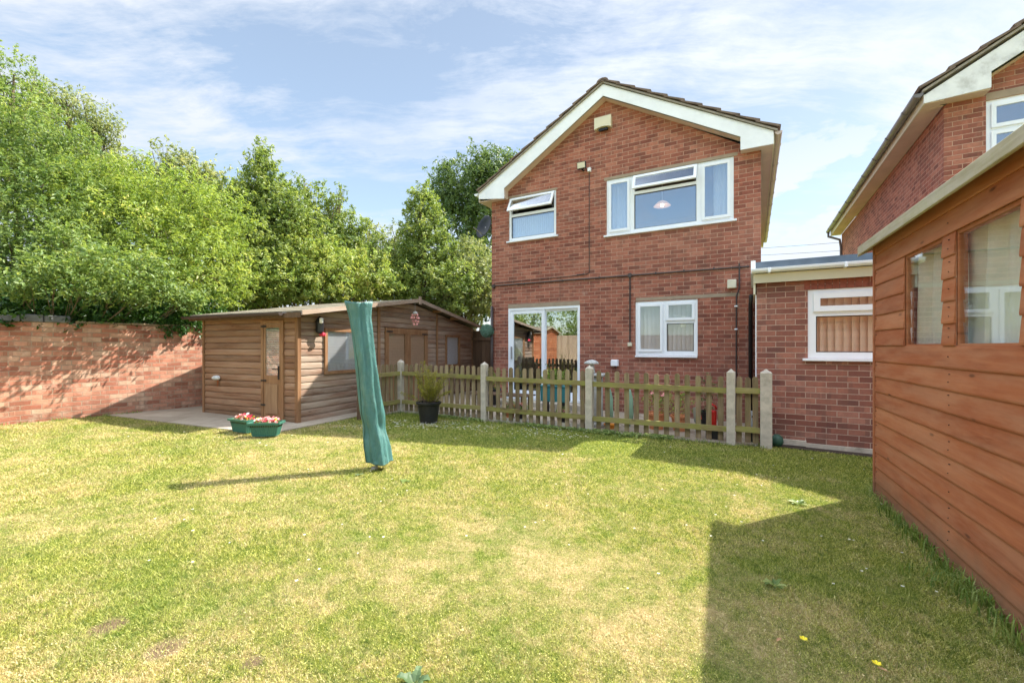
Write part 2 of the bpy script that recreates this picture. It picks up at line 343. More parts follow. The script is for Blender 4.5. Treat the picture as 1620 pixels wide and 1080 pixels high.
M['leaf_yellow'] = leafmat('yellowing_leaf', [(0, (0.101, 0.185, 0.046)), (.4, (0.258, 0.370, 0.088)), (.8, (0.446, 0.494, 0.157)), (.93, (0.563, 0.519, 0.250)), (1, (0.587, 0.370, 0.250))], .45)
M['leaf_oak'] = leafmat('oak_leaf', [(0, (0.043, 0.093, 0.034)), (.5, (0.120, 0.199, 0.071)), (1, (0.256, 0.332, 0.131))], .35)
M['leaf_grey'] = leafmat('grey_green_leaf', [(0, (.095, .14, .058)), (.5, (.25, .31, .13)), (1, (.50, .51, .29))], .42)
M['leaf_ivy'] = leafmat('ivy_leaf', [(0, (.012, .045, .010)), (.5, (.045, .12, .022)), (1, (.16, .26, .06))], .3, .35)
M['leaf_pot'] = leafmat('feathery_leaf', [(0, (.16, .17, .02)), (.5, (.30, .30, .04)), (1, (.46, .42, .09))], .45)
M['leaf_weed'] = leafmat('weed_leaf', [(0, (.07, .12, .05)), (.5, (.13, .20, .09)), (1, (.24, .30, .17))], .3)

m, t = material('window_glass')
fr = t.math('POWER', t.node('ShaderNodeLayerWeight', {'Blend': .5}).outputs['Facing'], 4.0); fac = t.math('ADD', t.math('MULTIPLY', fr, .70), .30, clamp=True)
gl = t.node('ShaderNodeBsdfGlossy', {'Color': (.93, .96, 1, 1), 'Roughness': .0})
tp = t.node('ShaderNodeBsdfTransparent', {'Color': (.90, .93, .95, 1)})
mx = t.node('ShaderNodeMixShader', {0: fac}); t.l.new(tp.outputs[0], mx.inputs[1]); t.l.new(gl.outputs[0], mx.inputs[2]); t.l.new(mx.outputs[0], t.out.inputs[0]); M['glass'] = m
m, t = material('clear_glass')
fr = t.math('POWER', t.node('ShaderNodeLayerWeight', {'Blend': .5}).outputs['Facing'], 4.0); fac = t.math('ADD', t.math('MULTIPLY', fr, .75), .085, clamp=True)
gl = t.node('ShaderNodeBsdfGlossy', {'Color': (.93, .96, 1, 1), 'Roughness': .0}); tp = t.node('ShaderNodeBsdfTransparent', {'Color': (.94, .96, .96, 1)})
mx = t.node('ShaderNodeMixShader', {0: fac}); t.l.new(tp.outputs[0], mx.inputs[1]); t.l.new(gl.outputs[0], mx.inputs[2]); t.l.new(mx.outputs[0], t.out.inputs[0]); M['clear'] = m
m, t = material('obscured_glass'); o = objc(t)
finish(t, (.42, .50, .50), .18, t.noise(o, 60, 3), .25, .004, .9); M['obscure'] = m
m, t = material('lamp_glow'); b = finish(t, (.9, .6, .4), .5); t.put(b, 'Emission Color', (1, .55, .32, 1)); t.put(b, 'Emission Strength', .28); M['lamp'] = m
m, t = material('bulb_glow'); b = finish(t, (1, .9, .8), .5); t.put(b, 'Emission Color', (1, .85, .65, 1)); t.put(b, 'Emission Strength', 3.0); M['bulb'] = m

# lawn: the turf under the blades and the blades share one patchwork of green and straw
def lawnmask(t, pos):
    a = t.noise(pos, .55, 3, .55); b = t.noise(t.mapv(pos, (1, 1, 1), (5, 3, 0)), 2.1, 5, .65); c = t.noise(pos, 9.0, 4, .65)
    s = t.math('ADD', t.math('MULTIPLY', a, .70), t.math('ADD', t.math('MULTIPLY', b, .85), t.math('MULTIPLY', c, .78)))
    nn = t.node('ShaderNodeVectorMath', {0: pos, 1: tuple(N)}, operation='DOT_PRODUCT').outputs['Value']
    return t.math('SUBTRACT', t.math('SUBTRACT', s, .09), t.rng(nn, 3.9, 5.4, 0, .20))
m, t = material('turf'); pos = t.node('ShaderNodeNewGeometry').outputs['Position']
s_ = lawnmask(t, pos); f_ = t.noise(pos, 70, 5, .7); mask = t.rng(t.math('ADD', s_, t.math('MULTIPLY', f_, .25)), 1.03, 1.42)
green = t.ramp(f_, [(.25, (.045, .075, .014)), (.5, (.15, .20, .032)), (.75, (.34, .37, .085))])
straw = t.ramp(f_, [(.25, (.28, .20, .085)), (.5, (.50, .38, .18)), (.75, (.64, .52, .31))])
c = t.mix(mask, green, straw)
spots = []
for (px, py, rx, ry) in [(172, 990, 30, 13), (262, 1025, 34, 16), (400, 1048, 20, 10), (283, 694, 22, 6), (885, 772, 30, 8)]:
    D = CAMH * FPX / (py - 548 - .0148 * (px - 810)); X = (px - 810) / FPX * D; spots.append((X, D, rx / FPX * D, .0))
sp = t.node('ShaderNodeSeparateXYZ', {0: pos}); patch = None
nzz = t.noise(pos, 14, 5, .7)
for (X, Y, r, _) in spots[:3]:
    dx = t.math('SUBTRACT', sp.outputs[0], X); dy = t.math('SUBTRACT', sp.outputs[1], Y)
    d = t.math('SQRT', t.math('ADD', t.math('MULTIPLY', dx, dx), t.math('MULTIPLY', dy, dy)))
    q = t.rng(t.math('ADD', d, t.math('MULTIPLY', nzz, r * 1.3)), r * 1.6, r * 1.1); patch = q if patch is None else t.math('MAXIMUM', patch, q)
c = t.mix(t.math('MULTIPLY', patch, .85), c, (.20, .13, .085))
finish(t, c, .95, t.math('ADD', f_, t.noise(pos, 180, 3)), 1.0, .02, .1); M['turf'] = m
m, t = material('grass_blade'); pos = t.node('ShaderNodeNewGeometry').outputs['Position']; rn = t.node('ShaderNodeAttribute', attribute_name='rnd').outputs['Fac']
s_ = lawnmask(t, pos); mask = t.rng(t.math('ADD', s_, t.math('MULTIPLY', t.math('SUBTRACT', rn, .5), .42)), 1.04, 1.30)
r2 = t.math('FRACT', t.math('MULTIPLY', rn, 17.31))
green = t.ramp(r2, [(0, (.050, .088, .014)), (.3, (.225, .27, .045)), (.7, (.49, .49, .105)), (1, (.74, .67, .25))])
straw = t.ramp(r2, [(0, (.30, .21, .09)), (.4, (.62, .48, .24)), (1, (.86, .73, .46))])
c = t.mix(mask, green, straw); tuft = t.rng(t.noise(pos, 26, 4, .7), .54, .64); c = t.mix(t.math('MULTIPLY', tuft, .7), c, (.075, .14, .022))
patchy = t.rng(t.noise(t.mapv(pos, (1, 1, 1), (9, 2, 0)), 1.3, 4, .6), .50, .68); c = t.mix(t.math('MULTIPLY', patchy, .32), c, (.14, .26, .05))
b = t.node('ShaderNodeBsdfPrincipled'); t.put(b, 'Base Color', c); t.put(b, 'Roughness', .55); t.put(b, 'Specular IOR Level', .25)
tr = t.node('ShaderNodeBsdfTranslucent'); t.put(tr, 'Color', t.mix(1.0, c, (1.1, 1.15, .6), 'MULTIPLY'))
mx = t.node('ShaderNodeMixShader', {0: .35}); t.l.new(b.outputs[0], mx.inputs[1]); t.l.new(tr.outputs[0], mx.inputs[2]); t.l.new(mx.outputs[0], t.out.inputs[0]); M['blade'] = m
M['longgrass'] = leafmat('long_grass_blade', [(0, (.08, .14, .025)), (.5, (.18, .28, .06)), (.85, (.34, .40, .12)), (1, (.50, .44, .22))], .4)
m, t = material('paving'); v = t.mapv(objc(t), (1, 1, 1))
b1 = t.node('ShaderNodeTexBrick', {'Vector': v, 'Color1': (0, 0, 0, 1), 'Color2': (1, 1, 1, 1), 'Mortar': (.5, .5, .5, 1), 'Scale': 1.0, 'Mortar Size': .004, 'Brick Width': .6, 'Row Height': .6})
c = t.ramp(b1.outputs['Color'], [(0, (.34, .285, .22)), (1, (.45, .385, .30))]); c = t.mix(t.rng(t.noise(v, 4, 6, .7), .4, .7, 0, .5), c, (.27, .22, .17))
c = t.mix(b1.outputs['Fac'], c, (.20, .17, .12)); finish(t, c, .9, t.math('SUBTRACT', t.noise(v, 50, 4), b1.outputs['Fac']), .4, .005, .2); M['paving'] = m

# ------------------------------------------------------------------ ground
mb = MB(); xs = sorted(set([-400, -120, -40, -20] + [round(-12 + i * .5, 2) for i in range(49)] + [20, 40, 120, 400])); ys = sorted(set([-400, -100, -30, -10, -4] + [i * .5 for i in range(-2, 30)] + [20, 40, 120, 400, 900]))
for x in xs:
    for y in ys: mb.v.append((x, y, ground_z(x) + (.012 * mnoise.noise(Vector((x * .6, y * .6, 0))) if abs(x) < 12 and 0 < y < 7.3 else 0)))
ny = len(ys)
for i in range(len(xs) - 1):
    for j in range(ny - 1): mb.f.append([i * ny + j, (i + 1) * ny + j, (i + 1) * ny + j + 1, i * ny + j + 1]); mb.r.append(.5); mb.m.append(0)
single(mb, 'lawn', M['turf'], None, None, kind='structure')

def slab(name, pts, lift, thick, mat):
    mb = MB(); top = [Vector((p.x, p.y, ground_z(p.x) + lift)) for p in pts]; mb.prism([p - Vector((0, 0, thick)) for p in top], (0, 0, thick))
    return single(mb, name, mat, None, None, kind='structure')
# cabin frame
CA = Vector((.392, .920, 0)); CB = Vector((-.920, .392, 0)); C0 = Vector((-3.41, 6.85, 0))
def cw(a, b): return C0 + CA * a + CB * b
slab('paving', [cw(-.80, -.34), cw(-.95, 3.6), cw(7, 3.6), cw(7, .1), cw(1.6, .1), cw(1.15, -.36)], .018, .10, M['paving'])
P0, P1, P2, P3, P4, PL = [Vector(p) for p in ((-2.11, 8.16, 0), (-.47, 7.34, 0), (1.18, 6.54, 0), (2.96, 5.81, 0), (3.34, 5.65, 0), (-2.57, 7.28, 0))]
slab('patio', [PL, P0, P1, P2, P3, P4 + Vector((-.05, .1, 0)), wp(.02, 7.3), wp(.02, 8.44), wp(-5.26, 8.44), wp(-5.26, 12), cw(5.9, -.03), cw(1.3, -.03)], .022, .10, M['paving'])

# ------------------------------------------------------------------ windows
def frame_window(root, s0, s1, z0, z1, n, fixed=(), sash=(), vents=(), sill=True, glass='glass', name='window', gk=None, sp=.045, lip=.05):
    """white window: outer frame with lights; fixed = bare panes, sash = framed casements, vents = top-hung lights standing open"""
    ow = .05; g = .03
    holes = [tuple(h) for h in fixed] + [tuple(h[:4]) for h in sash] + [tuple(h[:4]) for h in vents]
    mb = MB(); mb.panel(s0, s1, z0, z1, n + .015, n + .085, holes); win = mb.build(name, M['white'], root)
    gm = M[glass]
    for h in fixed:
        mb = MB(); mb.box(h[0] - .01, h[1] + .01, n + .045, n + .053, h[2] - .01, h[3] + .01); mb.build('pane', gm, win)
        mb = MB(); mb.panel(h[0] + .002, h[1] - .002, h[2] + .002, h[3] - .002, n + .035, n + .044, [(h[0] + .012, h[1] - .012, h[2] + .012, h[3] - .012)]); mb.build('seal', M['black'], win)
    for h in sash:
        a = (h[0] - .022, h[1] + .022, h[2] - .022, h[3] + .022); q = (h[0] + sp - .02, h[1] - sp + .02, h[2] + sp - .02, h[3] - sp + .02)
        mb = MB(); mb.panel(*a, n - .012, n + .013, [q]); mb.build('sash', M['white'], win)
        mb = MB(); mb.box(q[0] - .002, q[1] + .002, n + .0, n + .008, q[2] - .002, q[3] + .002); mb.build('pane', gm, win)
    for h in vents:
        ang = R(h[4]); a = (h[0] - .015, h[1] + .015, h[2] - .02, h[3] + .015); q = (h[0] + sp - .012, h[1] - sp + .012, h[2] + sp - .014, h[3] - sp + .01)
        piv = Vector((0, n + .01, h[3] + .01))
        def xf(p, piv=piv, ang=ang):
            d = p - piv; c, s = math.cos(ang), math.sin(ang); return Vector((p.x, piv.y + d.y * c + d.z * s, piv.z - d.y * s + d.z * c))
        mb = MB(); mb.xf = xf; mb.panel(*a, n - .025, n + .008, [q]); mb.build('sash', M['white'], win)
        mb = MB(); mb.xf = xf; mb.box(q[0] - .002, q[1] + .002, n - .016, n - .008, q[2] - .002, q[3] + .002); mb.build('pane', gm, win)
        for xx in (h[0] + .03, h[1] - .03):
            mb = MB(); e = xf(Vector((xx, n, h[2] + .05))); mb.tube([(xx, n + .04, h[2] + .03), tuple(e)], .005, 5); mb.build('stay', M['grey_metal'], win)
    if sill:
        mb = MB(); mb.bbox(s0 - lip, s1 + lip, n - .045, n + .075, z0 - .035, z0 - .002, .004); mb.build('sill', M['white'], win)
    return win
def lintel(root, s0, s1, z0, z1, n):
    mb = MB(); mb.box(s0, s1, n - .004, n + .09, z0, z1); mb.build('lintel', M['lintel'], root)

# facade with openings: vertical strips between cuts, roofline linear in each strip
def facade(mb, s0, s1, n, z0, roofz, apex, holes, depth=.1):
    cuts = sorted({s0, s1, *([apex] if apex is not None else []), *[h[0] for h in holes], *[h[1] for h in holes]})
    for a, b in zip(cuts[:-1], cuts[1:]):
        c = (a + b) / 2; hs = sorted([h for h in holes if h[0] < c < h[1]], key=lambda h: h[2]); z = z0
        for h in hs: mb.quad((a, n, z), (b, n, z), (b, n, h[2]), (a, n, h[2])); z = h[3]
        mb.quad((a, n, z), (b, n, z), (b, n, roofz(b)), (a, n, roofz(a)))
    for h in holes:
        a, b, c, d = h; e = n + depth
        mb.quad((a, n, c), (a, e, c), (a, e, d), (a, n, d)); mb.quad((b, n, c), (b, n, d), (b, e, d), (b, e, c))
        mb.quad((a, n, c), (b, n, c), (b, e, c), (a, e, c)); mb.quad((a, n, d), (a, e, d), (b, e, d), (b, n, d))
def room(root, s0, s1, n0, n1, z0, z1):
    mb = MB(); p = [(s0, n0), (s1, n0), (s1, n1), (s0, n1)]
    mb.quad((s0, n0, z0), (s1, n0, z0), (s1, n1, z0), (s0, n1, z0)); mb.quad((s0, n0, z1), (s0, n1, z1), (s1, n1, z1), (s1, n0, z1))
    for i in (1, 2, 3): a, b = p[i], p[(i + 1) % 4]; mb.quad((*a, z0), (*b, z0), (*b, z1), (*a, z1))
    mb.build('room', M['room'], root)
def pleats(s0, s1, n, z0, z1, amp=.025, k=14, phase=0.0, side=1.0, per=None, flare=0.0):
    mb = MB(); nn = max(10, int((s1 - s0) / .012)); ph = phase
    for r in range(5):
        zz = z0 + (z1 - z0) * r / 4
        for i in range(nn + 1):
            t_ = i / nn; s = s0 + (s1 - s0) * t_; s += flare * (1 - r / 4) * (t_ - .5)
            mb.v.append((s, n + amp * math.sin(2 * math.pi * t_ * k / 2 + ph + .4 * math.sin(r + t_ * 5)) * (1 + .3 * math.sin(9 * t_)), zz))
    for r in range(4):
        for i in range(nn): a = r * (nn + 1) + i; mb.f.append([a, a + 1, a + nn + 2, a + nn + 1]); mb.r.append(.5); mb.m.append(0)
    return mb

# ------------------------------------------------------------------ the house
HN = 8.45; HB = 16.6; HS0, HS1, APX = -5.266, .126, -2.57
def roofz(s): return 6.26 - (abs(s - APX)) * (6.26 - 4.60) / (HS1 - APX)
house = house_thing('house', -2.57, HN, 0, 'red brick two storey house with white bargeboards and patio door, behind the picket fence', 'house')
big = (-2.556, -.287, 3.50, 4.605); small = (-4.807, -3.652, 3.65, 4.62); kit = (-1.984, -.87, 1.11, 2.145); pat = (-4.825, -3.12, .18, 2.137)
mb = MB(); facade(mb, HS0, HS1, HN, -.25, roofz, APX, [big, small, kit, pat])
mb.quad((HS1, HN, -.25), (HS1, HB, -.25), (HS1, HB, 4.6), (HS1, HN, 4.6)); mb.quad((HS0, HB, -.25), (HS0, HN, -.25), (HS0, HN, 4.6), (HS0, HB, 4.6))
mb.add([(HS1, HB, -.25), (HS0, HB, -.25), (HS0, HB, 4.6), (APX, HB, 6.26), (HS1, HB, 4.6)], [(0, 1, 2, 3, 4)])
wall_ = mb.build('wall', M['brick_house'], house)
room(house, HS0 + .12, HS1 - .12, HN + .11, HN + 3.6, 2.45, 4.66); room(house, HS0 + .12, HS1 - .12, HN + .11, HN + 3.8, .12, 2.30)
lintel(house, big[0] - .05, big[1] + .06, big[3], big[3] + .06, HN); lintel(house, small[0] - .03, small[1] + .03, small[3], small[3] + .045, HN)
lintel(house, kit[0] + .01, -.20, kit[3] + .012, kit[3] + .075, HN); lintel(house, pat[0], pat[1], pat[3], pat[3] + .09, HN)
a, b, c, d = big; x1, x2 = a + .50, b - .56
frame_window(house, a, b, c, d, HN, fixed=[(x1 + .045, x2 - .045, c + .06, c + .735)], sash=[(a + .07, x1 - .06, c + .08, d - .07), (x2 + .07, b - .075, c + .08, d - .07)], vents=[(x1 + .05, x2 - .05, c + .79, d - .045, 23)], lip=.05)
a, b, c, d = small
frame_window(house, a, b, c, d, HN, fixed=[(a + .055, b - .055, c + .065, c + .54)], vents=[(a + .055, b - .055, c + .60, d - .05, 28)], lip=.05)
a, b, c, d = kit; xm = a + .535
frame_window(house, a, b, c, d, HN, fixed=[(xm + .04, b - .065, c + .085, c + .60)], sash=[(a + .07, xm - .05, c + .095, d - .075), (xm + .055, b - .07, c + .68, d - .07)], lip=.0, glass='clear')
# patio door: fixed pane left behind, slider on the left leaf, threshold
a, b, c, d = pat; xm = (a + b) / 2
mb = MB(); mb.panel(a, b, c, d, HN + .0, HN + .09, [(a + .045, b - .045, c + .05, d - .05)]); door = mb.build('patio_door', M['white'], house)
for (l, r, dy) in ((a + .045, xm + .045, .012), (xm - .02, b - .045, .052)):
    q = (l + .085, r - (.075 if dy < .03 else .03), c + .13, d - (.13 if dy < .03 else .10))
    mb = MB(); mb.panel(l, r, c + .052, d - .052, HN + dy, HN + dy + .033, [q]); mb.build('sliding_leaf', M['white'], door)
    mb = MB(); mb.box(q[0] - .002, q[1] + .002, HN + dy + .012, HN + dy + .018, q[2] - .002, q[3] + .002); mb.build('pane', M['glass'], door)
mb = MB(); mb.bbox(a + .075, a + .10, HN - .03, HN + .010, 1.0, 1.28, .006); mb.build('handle', M['grey_metal'], door)
mb = MB(); mb.box(a - .03, b + .03, HN - .09, HN + .0, c - .06, c - .002); mb.build('threshold', M['white'], door)
mb = MB(); mb.box(a - .25, b + .3, HN - .42, HN - .003, -.1, .11); mb.build('step', M['concrete'], house)
# bargeboards, boxed eaves, soffits
FN = HN - .19
def barge(root, apx, zt, zb, s_tip, z_tip, z_tip2, z_in_b, z_in_t, s_in, n0, n1, mat, side):
    mb = MB(); th = .022
    mb.prism([(apx, n0, zt), (apx, n0, zb), (s_in, n0, z_in_t), (s_in, n0, z_in_b), (s_tip, n0, z_tip2), (s_tip, n0, z_tip)], (0, th, 0)); mb.build('bargeboard', mat, root)
barge(house, APX, 6.44, 6.215, .30, 4.82, 4.61, 4.615, 4.84, -.18, FN, FN, M['white_board'], 1)
barge(house, APX - .001, 6.44, 6.215, -5.50, 4.84, 4.67, 4.57, 4.80, -4.83, FN, FN, M['white_board'], -1)
mb = MB()   # sloping soffit between board and wall, level eaves soffit
for (sa, za, sb, zb) in ((APX, 6.20, -.18, 4.83), (APX, 6.20, -4.83, 4.79)):
    mb.quad((sa, FN + .022, za), (sa, HN, za), (sb, HN, zb), (sb, FN + .022, zb))
mb.box(-.178, .295, FN + .024, HN - .003, 4.617, 4.628); mb.box(HS1 + .003, .295, HN - .003, HB + .15, 4.617, 4.628)
mb.box(-5.495, -4.832, FN + .024, HN - .003, 4.60, 4.611); mb.box(-5.495, HS0 - .003, HN - .003, HB + .15, 4.60, 4.611)
mb.box(-.178, -.166, FN + .024, HN - .003, 4.628, 4.83); mb.box(-4.842, -4.83, FN + .024, HN - .003, 4.61, 4.79)
mb.build('soffit', M['soffit'], house)
mb = MB(); mb.box(.296, .312, FN + .02, HB + .15, 4.60, 4.80); mb.box(-5.512, -5.497, FN + .02, HB + .15, 4.60, 4.82); mb.build('fascia', M['cream'], house)
def tiled_roof(root, apx, zr, half, slope, n0, n1, eave=.33):
    """interlocking tiles: each course a wedge lying on the one below, broken into tiles along the verge"""
    mb = MB(); ln = half / math.cos(slope); k = 10; step = ln / k; cs, sn_ = math.cos(slope), math.sin(slope)
    for side in (-1, 1):
        for i in range(k):
            d0, d1 = i * step - .03, (i + 1) * step + .02; x0 = n0; jj = 0
            while x0 < n1:
                wd = .30 if jj > 0 else .28; x1_ = min(n1, x0 + wd - .004); h = .030; rr = random.random(); dz = random.uniform(-.003, .003)
                def pt(dd, up, y): return (apx + side * (dd * cs + up * sn_), y, zr - dd * sn_ + up * cs + dz)
                mb.add([pt(d0, h - .012, x0), pt(d1, h + .026, x0), pt(d1, h - .012, x0), pt(d0, h - .032, x0), pt(d0, h - .012, x1_), pt(d1, h + .026, x1_), pt(d1, h - .012, x1_), pt(d0, h - .032, x1_)],
                       [(0, 1, 2, 3), (4, 7, 6, 5), (0, 4, 5, 1), (1, 5, 6, 2), (2, 6, 7, 3), (3, 7, 4, 0)], rr)
                x0 += wd; jj += 1
                if jj > 3 and x0 + 3 < n1: x0 = x0; wd = .3
    rf = mb.build('roof', M['tile'], root)
    mb = MB()
    for side in (-1, 1):       # mortar verge bedding under the tiles
        q = [(apx, zr - .045), (apx + side * half, zr - math.tan(slope) * half - .045), (apx + side * half, zr - math.tan(slope) * half - .012), (apx, zr - .012)]
        mb.prism([(x, n0 + .02, z) for x, z in q], (0, .12, 0))
        mb.prism([(x, n0 + .14, z) for x, z in q], (0, n1 - n0 - .2, 0))
    mb.build('underlay', M['ridge'], root)
    mb = MB(); y = n0
    while y < n1:
        pts = [(apx + .12 * math.cos(a_), y, zr - .03 + .075 * math.sin(a_)) for a_ in [math.pi * i / 6 for i in range(7)]]
        mb.prism(pts, (0, .43, 0)); y += .45
    mb.build('ridge_tile', M['tile'], root)
tiled_roof(house, APX, 6.50, 2.93, math.atan2(6.50 - 4.84, 2.93), FN - .05, HB + .2)
def gutter(root, s, z, n0, n1, mat, r=.055, name='gutter'):
    mb = MB(); prof = [(s + r * math.cos(a_), z + r * math.sin(a_)) for a_ in [math.pi + math.pi * i / 8 for i in range(9)]]; inn = [(s + (r - .006) * math.cos(a_), z + (r - .006) * math.sin(a_)) for a_ in [2 * math.pi - math.pi * i / 8 for i in range(9)]]
    mb.prism([(x, n0, zz) for x, zz in prof + inn], (0, n1 - n0, 0)); mb.prism([(x, n0 - .006, zz) for x, zz in prof], (0, .005, 0))
    y = n0 + .5
    while y < n1:
        p2 = [(s + (r + .008) * math.cos(a_), zz_) for a_, zz_ in [(math.pi + math.pi * i / 8, z + (r + .008) * math.sin(math.pi + math.pi * i / 8)) for i in range(9)]]
        mb.prism([(x, y, zz) for x, zz in p2] + [(s + r - .002, y, z), (s - r + .002, y, z)][0:0], (0, .05, 0)); y += .9
    mb.build(name, mat, root)
gutter(house, .372, 4.80, FN, HB + .1, M['gutter'])
gutter(house, -5.57, 4.80, FN, HB + .1, M['white'])
# things fixed to the gable
vb = house_thing('flue_cover', -2.61, HN, 5.74, 'cream plastic vent cover high on the house gable under the apex', 'vent')
mb = MB(); pr = []
for i in range(9): t_ = i / 8; pr.append((-2.78 + .34 * t_, HN, 5.655 - .045 * math.sin(math.pi * t_) * -1))
mb.prism([(-2.78, HN, 5.86), (-2.44, HN, 5.86)] + [(-2.44 - .34 * i / 8, HN, 5.63 + .035 * math.sin(math.pi * i / 8)) for i in range(9)], (0, -.10, 0)); mb.build('cover', M['cream'], vb)
mb = MB(); mb.box(-2.70, -2.52, HN - .07, HN - .02, 5.60, 5.64); mb.build('outlet', M['black'], vb)
fl = house_thing('floodlight', -2.95, HN, 4.9, 'black framed floodlight with white sensor box between the upper windows', 'floodlight')
mb = MB(); mb.xf = lambda p: Matrix.Rotation(R(8), 3, 'X') @ (p - Vector((-3.04, HN - .10, 4.96))) + Vector((-3.04, HN - .10, 4.96))
mb.bbox(-3.14, -2.95, HN - .13, HN - .08, 4.90, 5.04, .008); mb.build('housing', M['black'], fl)
mb2 = MB(); mb2.xf = mb.xf; mb2.box(-3.125, -2.965, HN - .134, HN - .131, 4.915, 5.025); mb2.build('lens', M['cream'], fl)
mb = MB(); mb.tube([(-3.04, HN, 4.90), (-3.04, HN - .07, 4.90)], .02, 8); mb.build('bracket', M['black'], fl)
mb = MB(); mb.bbox(-2.94, -2.87, HN - .06, HN - .001, 4.84, 4.92, .008); mb.build('sensor_box', M['white'], fl)
mb = MB(); mb.tube([(-2.915, HN - .008, 4.85), (-2.915, HN - .008, 2.80), (-2.95, HN - .008, 2.765), (-3.35, HN - .008, 2.745), (-5.20, HN - .010, 2.735)], .007, 5)
mb.tube([(-3.02, HN - .014, 2.765), (-3.18, HN - .014, 2.76)], .014, 6)
house_single(mb, 'cable', M['dark_pipe'], -2.92, HN, 2.74, 'thin black cable running down the gable from the floodlight and off to the left', 'cable')
mb = MB(); mb.tube([(-5.22, HN - .018, 2.675), (-.05, HN - .018, 2.655)], .014, 8); mb.tube([(-2.085, HN - .018, 2.66), (-2.085, HN - .018, 1.36)], .014, 8)
for s_ in (-4.4, -3.5, -2.7, -1.6, -1.1, -.6): mb.bbox(s_ - .012, s_ + .012, HN - .036, HN - .001, 2.645, 2.69, .003)
for z_ in (2.4, 2.0, 1.6): mb.bbox(-2.105, -2.065, HN - .036, HN - .001, z_ - .01, z_ + .01, .003)
con = house_thing('conduit', -2.085, HN, 2.66, 'dark conduit pipe crossing the gable between the storeys with a drop beside the kitchen window', 'pipe')
mb.build('pipe', M['dark_pipe'], con, smooth=False)
for s_ in (-2.085, -5.20): mb = MB(); mb.xf = lambda p, s_=s_: Vector((s_ + p.x, HN - .02 + p.z, 2.665 + p.y)); mb.lathe([(.0, -.03), (.04, -.03), (.045, -.01), (.045, .018)], k=12); mb.build('junction_box', M['dark_pipe'], con)
mb = MB(); mb.bbox(-2.125, -2.045, HN - .045, HN - .001, 1.285, 1.36, .006); house_single(mb, 'socket_box', M['cream'], -2.085, HN, 1.32, 'small cream junction box at the foot of the conduit left of the kitchen window', 'socket box')
mb = MB(); mb.bbox(-.385, -.245, HN - .10, HN - .001, 2.29, 2.44, .010); house_single(mb, 'alarm_box', M['cream'], -.31, HN, 2.36, 'square cream box on the house wall near the garage, beside the thin dark pipes', 'box')
ex = house_thing('outside_socket', -2.37, HN, .94, 'pale grey weatherproof socket on the house wall above the picket fence', 'socket')
mb = MB(); mb.bbox(-2.45, -2.30, HN - .09, HN - .001, .89, 1.02, .014); mb.build('cover', M['white'], ex)
for x_ in (-2.41, -2.35): mb = MB(); mb.tube([(x_, HN - .05, .89), (x_, HN - .05, .855)], .012, 6); mb.build('gland', M['black'], ex)
wp_ = house_thing('waste_pipe', -.20, HN, 0, 'thin dark pipe with clips down the house wall next to the cream box', 'pipe')
mb = MB(); mb.tube([(-.20, HN - .03, 2.72), (-.20, HN - .03, 2.3), (-.245, HN - .03, 2.15), (-.25, HN - .03, .1)], .012, 8); mb.build('pipe', M['dark_pipe'], wp_)
for z_ in (1.98, 1.58): mb = MB(); mb.bbox(-.275, -.225, HN - .045, HN - .001, z_ - .012, z_ + .012, .004); mb.build('clip', M['white'], wp_)
mb = MB(); mb.tube([(-.02, HN - .20, 2.14), (-.03, HN - .08, 2.0), (-.03, HN - .05, -.02)], .032, 10); house_single(mb, 'downpipe', M['black'], -.03, HN, 0, 'black downpipe in the corner between house and garage', 'downpipe', smooth=True)
mb = MB(); mb.tube([(HS0 + .035, HN - .05, 2.2), (HS0 + .035, HN - .05, 0)], .034, 10); house_single(mb, 'downpipe', M['dark_pipe'], HS0 + .035, HN, 0, 'dark grey downpipe at the left corner of the house by the topiary ball', 'downpipe', smooth=True)
# satellite dish on the left corner
dish = house_thing('satellite_dish', HS0, HN + .2, 3.95, 'dark satellite dish on the left corner of the house', 'satellite dish')
mb = MB(); cc = Vector((-5.53, HN + .06, 4.10)); dirn = Vector((-.35, -.92, .25)).normalized(); rot = dirn.to_track_quat('Z', 'Y').to_matrix()
mb.xf = lambda p: rot @ p + cc
mb.lathe([(0, -.06), (.09, -.055), (.19, -.035), (.27, -.006), (.28, .0), (.27, .004), (.19, -.024), (.09, -.044), (0, -.048)], k=30); mb.build('reflector', M['black'], dish, smooth=True)
mb = MB(); mb.tube([tuple(cc - dirn * .05), (HS0 - .06, HN + .16, 4.02), (HS0, HN + .16, 4.02)], .02, 8); mb.tube([tuple(cc + Vector((0, 0, -.2))), tuple(cc + dirn * .3 + Vector((0, 0, -.14)))], .012, 6); mb.bbox(HS0 - .1, HS0 - .002, HN + .10, HN + .22, 3.94, 4.16, .008); mb.build('arm', M['grey_metal'], dish)

